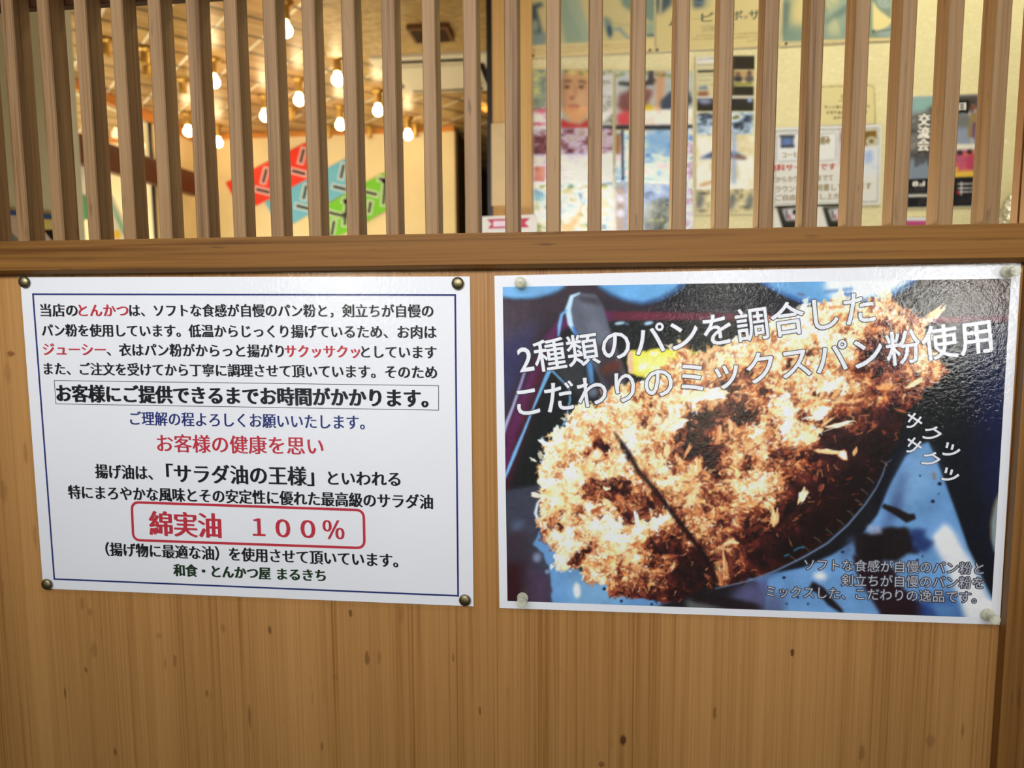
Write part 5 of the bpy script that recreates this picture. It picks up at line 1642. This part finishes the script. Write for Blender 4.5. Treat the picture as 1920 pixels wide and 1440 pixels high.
region([(1002, 312), (1022, 312), (1022, 342), (1002, 342)], [(196, 96, 66), (226, 160, 130)])
region([(1153, 246), (1300, 244), (1300, 342), (1153, 342)], [(110, 150, 190), (190, 216, 236), (238, 244, 250), (226, 196, 200)])
c_.line([(1167, 244), (1168, 340)], 4, (28, 32, 40), 1.2)
c_.rect(1153, 250, 1164, 290, (160, 110, 66), 3)
c_.poly([(1212, 246), (1300, 244), (1300, 280), (1212, 282)], (124, 168, 200), 6, .8)
region([(1000, 346), (1150, 344), (1150, 445), (1000, 445)], [(96, 110, 92), (196, 216, 220), (238, 244, 246), (220, 206, 120), (60, 150, 160)])
c_.line([(1054, 432), (1072, 422), (1084, 406), (1092, 380)], [18, 16, 8, 4], (234, 190, 96), 3)
c_.ell(1010, 368, 12, 9, (70, 160, 172), 0, 4, .8)
region([(1153, 346), (1300, 344), (1300, 445), (1153, 445)], [(108, 130, 160), (170, 190, 216), (206, 220, 236)])
c_.poly([(1208, 445), (1210, 400), (1228, 376), (1250, 372), (1256, 445)], (84, 92, 66), 4)
region([(1210, 380), (1256, 374), (1256, 440), (1210, 440)], [(50, 58, 46), (96, 102, 70), (190, 186, 160)], NW, 3, .8)
c_.scrib(1216, 414, 1246, 412, 6, (206, 196, 66), 9, .9, 5)
c_.poly([(1153, 350), (1172, 350), (1172, 445), (1153, 445)], (172, 128, 82), 4, .8)
for y in (372, 400):
    c_.ell(1163, y, 8, 8, (230, 226, 236), 0, 3, .9)
c_.line([(1000, 343), (1150, 341), (1300, 343)], 4, (232, 240, 248), 1.5)
c_.line([(1128, 345), (1180, 343)], 3, (60, 90, 110), 1.2, .7)
region([(1284, 240), (1300, 240), (1300, 445), (1284, 445)], [(200, 150, 160), (236, 240, 246), (90, 130, 200)], NW, 1, .85)
c_.line([(1151.5, 130), (1151.5, 445)], 5, (206, 200, 150), 1.2)
# tall sheet with black heading blocks
c_.poly([(1303, 104), (1416, 102), (1416, 402), (1303, 402)], (222, 212, 158), .5)
c_.poly([(1307, 108), (1342, 106), (1342, 118), (1307, 120)], (238, 236, 220), 3)
c_.scrib(1310, 112, 1318, 111, 4, (60, 64, 70), 2, 1, 4)
c_.scrib(1320, 111, 1342, 109, 3, (90, 96, 96), 4, .9, 3)
c_.line([(1308, 122), (1342, 121)], 1, (120, 110, 80), .6)
c_.line([(1308, 134), (1342, 133)], 4, (30, 28, 26), .8)
for y in (142, 151, 160):
    c_.scrib(1310, y, 1340, y - 1, 3, (130, 120, 84), y, .8, 4)
c_.poly([(1309, 164), (1324, 160), (1328, 168), (1310, 168)], (120, 140, 150), 1.5)
c_.poly([(1308, 172), (1328, 171), (1328, 182), (1308, 183)], (150, 92, 60), 2)
c_.rect(1374, 105, 1416, 130, (20, 16, 14), .7)
c_.rect(1374, 132, 1413, 152, (196, 160, 104), 1)
c_.ell(1384, 148, 8, 6, (40, 44, 52), 0, 1.5)
c_.ell(1384, 139, 4, 5, (110, 84, 66), 0, 1)
c_.ell(1405, 148, 8, 7, (86, 84, 84), 0, 1.5)
c_.ell(1405, 137, 4, 5, (90, 70, 58), 0, 1)
c_.line([(1376, 158), (1411, 157)], 5, (150, 140, 46), 1)
c_.rect(1374, 162, 1413, 179, (16, 14, 14), .8)
c_.rect(1342, 105, 1376, 180, (70, 64, 52), 2)
c_.rect(1305, 180, 1416, 184, (224, 214, 190), .8)
c_.rect(1307, 185, 1413, 208, (20, 20, 28), 1)
c_.poly([(1308, 185), (1326, 185), (1340, 192), (1320, 196), (1308, 190)], (190, 206, 232), 3, .8)
c_.ell(1406, 188, 5, 4, (170, 190, 230), 0, 1.5)
region([(1306, 212), (1413, 210), (1413, 252), (1306, 254)], [(40, 52, 70), (150, 170, 180), (220, 232, 240), (120, 112, 60)])
region([(1306, 256), (1413, 254), (1413, 350), (1306, 352)], [(214, 200, 150), (232, 226, 196), (240, 242, 244)], NW2)
c_.poly([(1310, 298), (1340, 282), (1378, 284), (1402, 298), (1370, 297), (1340, 296)], (70, 90, 120), 2.5)
c_.poly([(1372, 252), (1380, 252), (1380, 345), (1372, 345)], (150, 170, 200), 3, .9)
c_.line([(1374, 293), (1398, 297)], 5, (150, 100, 80), 2)
c_.line([(1312, 348), (1340, 340)], 4, (190, 140, 90), 2)
region([(1306, 354), (1413, 352), (1413, 398), (1306, 400)], [(96, 100, 90), (204, 190, 140), (228, 218, 170), (160, 150, 150)])
for x in (1312, 1372, 1406):
    c_.ell(x, 378, 7, 16, (88, 94, 100), 10, 4, .8)
c_.line([(1306, 353), (1413, 352)], 3, (240, 238, 226), 1)
# small cream notice
c_.poly([(1530, 158), (1640, 155), (1644, 232), (1530, 236)], (226, 210, 134), .6)
c_.line([(1534, 163), (1632, 160), (1640, 166), (1641, 236)], 1.3, (132, 118, 66), .6)
c_.scrib(1576, 181, 1600, 180, 7, (70, 66, 46), 4, .95, 6)
c_.line([(1572, 189), (1606, 188)], 1, (90, 84, 56), .6)
c_.scrib(1545, 201, 1632, 199, 5, (82, 76, 50), 5, .95, 7)
c_.scrib(1549, 211, 1626, 210, 6, (82, 76, 50), 6, .95, 7)
c_.scrib(1562, 221, 1612, 220, 6, (82, 76, 50), 7, .95, 7)
# big white drinks notice
c_.poly([(1450, 238), (1654, 232), (1652, 384), (1448, 390)], (236, 234, 214), .6)
c_.line([(1454, 246), (1648, 240), (1645, 378), (1452, 384), (1454, 246)], 1.6, (120, 122, 126), .6)
for a0, a1 in ((1457, 1513), (1520, 1568)):
    c_.line([(a0, 256), (a0 + 4, 253), (a1 - 4, 249), (a1, 254), (a1 - 1, 296), (a1 - 5, 300), (a0 + 4, 303), (a0, 298), (a0, 256)], 1.4, (160, 162, 160), .6)
    c_.poly([(a0 + 2, 256), (a1 - 2, 252), (a1 - 3, 298), (a0 + 2, 301)], (244, 246, 250), 2, .7)
c_.poly([(1464, 256), (1488, 254), (1488, 276), (1464, 276)], (74, 88, 112), 1.6)
c_.poly([(1468, 258), (1484, 257), (1484, 274), (1468, 274)], (96, 126, 176), 2)
c_.line([(1462, 256), (1490, 256)], 4, (40, 44, 54), 1)
c_.line([(1464, 275), (1490, 274)], 4, (40, 44, 54), 1)
c_.poly([(1575, 246), (1602, 246), (1602, 312), (1575, 312)], (196, 170, 176), 4)
c_.poly([(1578, 248), (1592, 246), (1590, 264), (1577, 266)], (110, 78, 60), 3)
c_.poly([(1618, 246), (1644, 244), (1644, 272), (1618, 274)], (128, 96, 30), 1.5)
c_.ell(1634, 265, 10, 9, (226, 220, 186), 0, 1.5)
c_.ell(1634, 265, 5, 5, (120, 96, 50), 0, 1.5)
c_.poly([(1620, 286), (1636, 282), (1636, 304), (1622, 308)], (110, 140, 190), 3)
c_.line([(1632, 310), (1648, 316)], 2, (170, 180, 200), 1)
c_.poly([(1610, 280), (1650, 276), (1650, 320), (1615, 326)], (226, 236, 250), 8, .6)
c_.scrib(1453, 381, 1560, 380, 3, (200, 190, 150), 15, .7, 5)
# its two black picture boxes
c_.poly([(1450, 384), (1600, 380), (1600, 445), (1450, 445)], (232, 228, 204), 1)
for dx in (0, 86):
    c_.poly([(1456 + dx, 388), (1500 + dx, 386), (1502 + dx, 430), (1468 + dx, 430)], (40, 40, 34), 1.4)
    c_.poly([(1466 + dx, 392), (1498 + dx, 389), (1500 + dx, 412), (1474 + dx, 414)], (216, 214, 204), 2)
    c_.ell(1491 + dx, 398, 5, 5, (18, 18, 18), 0, 1)
    c_.line([(1474 + dx, 394), (1477 + dx, 410)], 3, (70, 60, 60), 1)
    c_.line([(1480 + dx, 402), (1482 + dx, 412)], 3, (190, 80, 80), 1)
# dance flyer
c_.poly([(1704, 180), (1742, 176), (1838, 174), (1832, 388), (1700, 390)], (216, 214, 190), .6)
c_.poly([(1706, 183), (1760, 181), (1752, 336), (1702, 336)], (138, 156, 160), 2)
c_.poly([(1706, 183), (1756, 181), (1756, 204), (1714, 212)], (140, 180, 168), 5)
c_.poly([(1738, 206), (1756, 194), (1756, 330), (1738, 300)], (78, 74, 66), 4)
region([(1704, 214), (1752, 206), (1750, 305), (1702, 305)], [(60, 56, 54), (110, 108, 100), (170, 160, 140)], NW, 3, .85)
c_.poly([(1704, 296), (1752, 296), (1750, 336), (1702, 336)], (128, 142, 154), 4)
for k in range(9):
    c_.line([(1716 + 4 * k, 286 + rgw.uniform(0, 8)), (1717 + 4 * k, 302 + rgw.uniform(0, 14))], 3, (58, 52, 52), 1, .8)
c_.poly([(1756, 181), (1836, 178), (1832, 270), (1754, 272)], (140, 152, 168), 1)
c_.poly([(1756, 181), (1836, 178), (1834, 206), (1756, 220)], (72, 64, 54), 4)
c_.poly([(1756, 216), (1832, 214), (1830, 240), (1756, 238)], (106, 106, 92), 4, .8)
c_.line([(1824, 196), (1829, 208), (1832, 214)], 3, (214, 176, 140), 1)
c_.line([(1813, 205), (1818, 214), (1822, 222)], 3, (214, 176, 140), 1)
c_.ell(1824, 202, 4, 5, (130, 62, 50), 0, 1.2)
c_.poly([(1820, 214), (1832, 210), (1834, 224), (1826, 260), (1814, 256)], (146, 124, 78), 1.5)
c_.poly([(1824, 230), (1830, 230), (1828, 260), (1823, 260)], (104, 70, 112), 1.2)
c_.line([(1823, 258), (1822, 268)], 3, (216, 190, 160), 1)
c_.rect(1754, 271, 1832, 284, (228, 226, 200), 2)
region([(1754, 284), (1832, 280), (1830, 324), (1752, 326)], [(60, 52, 60), (150, 90, 120), (206, 90, 100), (226, 196, 70)], NW, 2)
c_.ell(1800, 287, 5, 5, (44, 38, 40), 0, 1.3)
c_.ell(1818, 285, 5, 5, (44, 38, 40), 0, 1.3)
c_.poly([(1796, 292), (1806, 292), (1808, 322), (1796, 324)], (190, 90, 110), 2.5)
c_.poly([(1812, 290), (1826, 290), (1828, 318), (1812, 316)], (182, 66, 92), 2.5)
c_.poly([(1752, 322), (1832, 320), (1831, 332), (1751, 336)], (226, 186, 66), 2)
c_.poly([(1702, 336), (1832, 331), (1830, 386), (1700, 389)], (26, 26, 30), .8)
c_.line([(1702, 367), (1764, 366)], 5, (214, 212, 194), .8)
for y in (355, 361):
    c_.scrib(1706, y, 1764, y - .5, 3, (150, 150, 150), y, .9, 4)
for y in (372, 377, 382):
    c_.scrib(1722, y, 1764, y - .5, 3, (130, 130, 130), y, .9, 4)
    c_.scrib(1796, y - 3, 1826, y - 3.5, 2.4, (110, 110, 110), y, .8, 4)
for y in (345, 353, 360):
    c_.line([(1795, y), (1828, y - .7)], 2.4, (216, 216, 208), .7)
c_.line([(1803, 341), (1802, 366)], 2.5, (222, 222, 216), .7)
c_.ell(1797, 361, 2.5, 4, (190, 40, 50), 0, 1)
# the pink slip
c_.rect(1695, 408, 1760, 414, (232, 236, 244), 1)
c_.rect(1695, 414, 1760, 445, (190, 76, 120), 1)
c_.a = blur1(c_.a, .7)
_sx = 1416 - c_.x0
_sy = 200 - c_.y0
c_.a[_sy:, :_sx] = np.clip(140 + (c_.a[_sy:, :_sx] - 136) * 1.22, 0, 255)   # the laminated photo prints are contrasty


def wall_sheet(name, quad, label, cat, nx, ny, film=True, th=.0, white=(244, 236, 196), gain=.80, group=None):
    Y = NY - .004
    P = [on_y(x, y, Y) for x, y in quad]
    cx, cz = float(np.mean([p[0] for p in P])), float(np.mean([p[2] for p in P]))
    r0 = empty(name, (cx, Y, cz))
    tag(r0, label, cat, group)
    loc = [(p[0] - cx, p[2] - cz) for p in P]
    n = 4
    V = [(a, .0008, b) for a, b in loc] + [(a, .0034, b) for a, b in loc]
    obj('paper_sheet', V, [(3, 2, 1, 0), (4, 5, 6, 7)] + [(i, (i + 1) % 4, (i + 1) % 4 + 4, i + 4) for i in range(4)], M['paper'], r0)
    print_mesh('printed_picture', wc, loc, lambda V_: V_ + np.array([cx, Y, cz]), 0.0, nx, ny, M['print'], r0, white, gain)
    if film:
        e = .006
        x0, x1 = min(a for a, b in loc) - e, max(a for a, b in loc) + e
        z0, z1 = min(b for a, b in loc) - e, max(b for a, b in loc) + e
        nn = 16
        VV, FF = [], []
        nzz = vnoise(nn, nn, 5, int(abs(cx) * 1000), 2)
        for j in range(nn):
            for i in range(nn):
                VV.append((x0 + (x1 - x0) * i / (nn - 1), -.0015 - nzz[j, i] * .003, z0 + (z1 - z0) * j / (nn - 1)))
        for j in range(nn - 1):
            for i in range(nn - 1):
                a = j * nn + i
                FF.append((a, a + 1, a + nn + 1, a + nn))
        obj('laminate_film', VV, FF, M['film_wall'], r0, True)
    return r0, (cx, Y, cz)


def wall_text(r0, org, name, mat, rows, y=-.0004):
    for s, a, b, h, cp in rows:
        ts = TextSet()
        A, B = on_y(*a, org[1]), on_y(*b, org[1])
        mid = ((a[0] + b[0]) / 2, (a[1] + b[1]) / 2)
        hh = on_y(mid[0], mid[1] - h / 2, org[1])[2] - on_y(mid[0], mid[1] + h / 2, org[1])[2]
        ts.add(s, (A[0] - org[0], A[2] - org[2]), (B[0] - org[0], B[2] - org[2]), hh, y, cp)
        ts.build(name, mat, r0)


s1_, o1 = wall_sheet('poster', [(996.5, -70), (1227, -74), (1226.5, 97.5), (997, 109)], 'green tinted music poster nearest the pine post, leaf shapes over a cream text strip', 'poster', 150, 110, False, group=None)
s2_, o2 = wall_sheet('poster', [(1230.5, -74), (1460.5, -78), (1460, 86.5), (1230, 97.5)], 'cream music poster with large slate title lettering, between the two green tinted ones', 'poster', 150, 110, False)
wall_text(s2_, o2, 'title_lettering', M['ink_slate'], [('ム', (1254, 40), (1276, 39), 19, BOLD), ('ー', (1295.5, 36), (1312, 35), 3.2, BOLD), ('ビ', (1315, 33), (1338, 32), 17, BOLD), ('・', (1350, 32), (1356, 31.5), 6, BOLD), ('ボ', (1372, 29.5), (1392, 28.5), 17, BOLD), ('ッ', (1393, 32), (1402, 31), 8, BOLD), ('サ', (1404, 28.5), (1424, 27), 18, BOLD)])
s3_, o3 = wall_sheet('poster', [(1463.5, -78), (1676, -80), (1674, 76), (1463, 87)], 'green tinted music poster with a cream fan shape, farthest from the pine post', 'poster', 140, 110, False)
for r_, o_, pts in ((s1_, o1, [(1000, 104.5), (1219, 94)]), (s2_, o2, [(1232.5, 93.5)]), (s3_, o3, [(1474, 82)])):
    for (x, y) in pts:
        A = on_y(x, y, o_[1])
        V, F = lathe([(0.0001, .004), (.0022, .0034), (.0026, .001), (.0026, -.0005)], 14)
        t_ = obj('wall_pin', V, F, M['ink_black'], None, True, (A[0], o_[1], A[2]))
        tag(t_, {1000: 'tiny dark pin at the post side corner of the leaf shape poster', 1219: 'tiny dark pin at the inner lower corner of the leaf shape poster',
                 1232.5: 'tiny dark pin at the lower corner of the cream title lettering poster', 1474: 'tiny dark pin at the lower corner of the cream fan poster'}[x], 'pin', 'pins in the music posters')
WB = (247, 239, 212)
wall_sheet('poster', [(999, 130), (1149.5, 131), (1150, 446), (1001, 446)], 'shiny laminated poster with a face picture at its top, next to the pine post', 'poster', 130, 250, True, white=WB)
wall_sheet('poster', [(1153.5, 132), (1299, 132), (1299, 446), (1153.5, 446)], 'shiny laminated poster with a red brown blob and yellow patch at its top', 'poster', 130, 250, True, white=WB)
wall_sheet('poster', [(1304, 105), (1415, 102.5), (1414, 400), (1305, 402)], 'tall narrow laminated sheet with black heading blocks and small portraits', 'poster', 100, 240, True, white=WB)
s6, o6 = wall_sheet('notice', [(1532, 160), (1640, 156), (1643, 232), (1532, 236)], 'small cream notice card with rounded corner above the white drinks notice', 'notice', 90, 64, False)
s7, o7 = wall_sheet('notice', [(1450.5, 239), (1653, 233), (1651, 384), (1449, 390)], 'large white laminated drinks notice with one line of red lettering', 'notice', 170, 130, True, white=WB)
wall_text(s7, o7, 'red_lettering', M['ink_red'], [('無料サービスです', (1441, 315), (1567, 312), 12, BOLD)], -.0006)
wall_text(s7, o7, 'lettering', M['ink_brown'], [('コーヒー', (1466, 291), (1508, 289), 11, SEMI), ('お好み', (1532, 264), (1556, 262), 15, HEAVY), ('てからカウンターまでて', (1444, 337), (1562, 333), 11, SEMI), ('ラウンジにご用意しております', (1454, 355), (1634, 348), 12, SEMI), ('ご自由にお召し上がれ', (1454, 371), (1590, 367), 11, SEMI)], -.0006)
s8, o8 = wall_sheet('picture_card', [(1452, 386.5), (1604, 381), (1603, 446), (1450, 446)], 'white card with two black framed pictures below the drinks notice', 'card', 120, 50, False, white=WB)
s9, o9 = wall_sheet('flyer', [(1706, 181), (1838, 175), (1832, 387), (1700, 391)], 'event flyer with dancers and bold white upright lettering on a dark base', 'flyer', 120, 190, False, white=(240, 236, 214))
wall_text(s9, o9, 'bold_lettering_outline', M['ink_black'], [(ch, (x - 11.5, y), (x + 11.5, y - .6), 22, [(a * 2.3, b * 2.3, c) for a, b, c in RIM]) for ch, x, y in (('交', 1732.5, 225), ('流', 1731.5, 249), ('会', 1731, 272), ('日', 1803.5, 200))], -.0004)
wall_text(s9, o9, 'bold_lettering', M['ink_white'], [(ch, (x - 11, y), (x + 11, y - .6), 21, HEAVY) for ch, x, y in (('交', 1732.5, 225), ('流', 1731.5, 249), ('会', 1731, 272))] + [('日', (1797, 200), (1810, 199), 13, HEAVY),
          ('8', (1711, 344.5), (1721, 344), 11, HEAVY), ('月', (1723, 347), (1729, 346.7), 6, BOLD), ('11', (1731, 344), (1743, 343.5), 11, HEAVY)], -.0008)
s10, o10 = wall_sheet('leaflet', [(1696, 408), (1760, 405), (1759, 446), (1695, 446)], 'pink and white leaflet just below the event flyer', 'leaflet', 40, 30, False, white=WB)

# the little ribbon sign in front of the post
sg = plane_poly('ribbon_sign', [(903, 406), (1007, 402), (1007, 452), (903, 456)], NY - .075, M['white'], None, .003)
tag(sg, 'white sign with a red ribbon banner at the foot of the pine post', 'sign')
M['ribbon'] = principled('ribbon red', (0.58, 0.04, 0.12), 0.5)
plane_poly('ribbon', [(914, 411.5), (994, 409), (984, 417.5), (992, 426), (915, 428.5), (922, 420)], NY - .0766, M['ribbon'], sg, .0006)
plane_poly('ribbon_panel', [(925, 414.5), (976, 413), (976, 423.5), (925, 425)], NY - .0780, principled('ribbon panel', (0.84, 0.70, 0.86), 0.5), sg, .0006)
plane_poly('orange_mark', [(914 + 5 * math.cos(a), 441 + 5 * math.sin(a)) for a in np.linspace(0, 2 * math.pi, 12, endpoint=False)], NY - .0766, principled('orange mark', (0.75, 0.38, 0.10), 0.5), sg, .0006)

# crumpled clear bag hanging at the far end of the notice wall
mb, gg, out = mat_new('clear bag')
t = gg.n('ShaderNodeTexCoord')
nz = gg.noise(t.outputs['Object'], 40.0, 4.0)
gl = gg.n('ShaderNodeBsdfGlossy', None, Roughness=0.12)
bp = gg.n('ShaderNodeBump', None, Strength=0.8, Distance=0.01, Height=nz)
gg.set(gl.inputs['Normal'], bp.outputs[0])
tr = gg.n('ShaderNodeBsdfTransparent', None, Color=(0.93, 0.94, 0.93, 1))
mx = gg.n('ShaderNodeMixShader', None, Fac=0.28)
gg.set(mx.inputs[1], tr.outputs[0])
gg.set(mx.inputs[2], gl.outputs[0])
gg.set(out.inputs[0], mx.outputs[0])
A = on_y(1896, 372, NY - .06)
rb = random.Random(8)
V, F = [], []
nr, ns = 12, 22
for j in range(nr):
    f = j / (nr - 1)
    rad = .012 + .050 * math.sin(min(1.0, f * 1.25) * math.pi / 2)
    for i in range(ns):
        a = 2 * math.pi * i / ns
        k = 1 + rb.uniform(-.16, .16)
        V.append((rad * k * math.cos(a), .55 * rad * k * math.sin(a), -f * .17))
for j in range(nr - 1):
    for i in range(ns):
        F.append((j * ns + i, j * ns + (i + 1) % ns, (j + 1) * ns + (i + 1) % ns, (j + 1) * ns + i))
r0 = empty('plastic_bag', (A[0] + .012, NY - .052, A[2] + .012))
tag(r0, 'crumpled clear plastic bag of small packets hanging beside the event flyer', 'bag')
obj('clear_film', V, F, mb, r0, True)
for k, (dx, dz, cl) in enumerate([(-.018, -.12, (0.55, 0.12, 0.08)), (.012, -.13, (0.35, 0.38, 0.42)), (0.0, -.095, (0.62, 0.60, 0.55)), (.016, -.10, (0.60, 0.50, 0.15))]):
    box('packet', (dx - .016, -.008 + .004 * k, dz - .02), (dx + .016, -.004 + .004 * k, dz + .02), principled('packet %s' % 'abcd'[k], cl, 0.5), r0, .001)
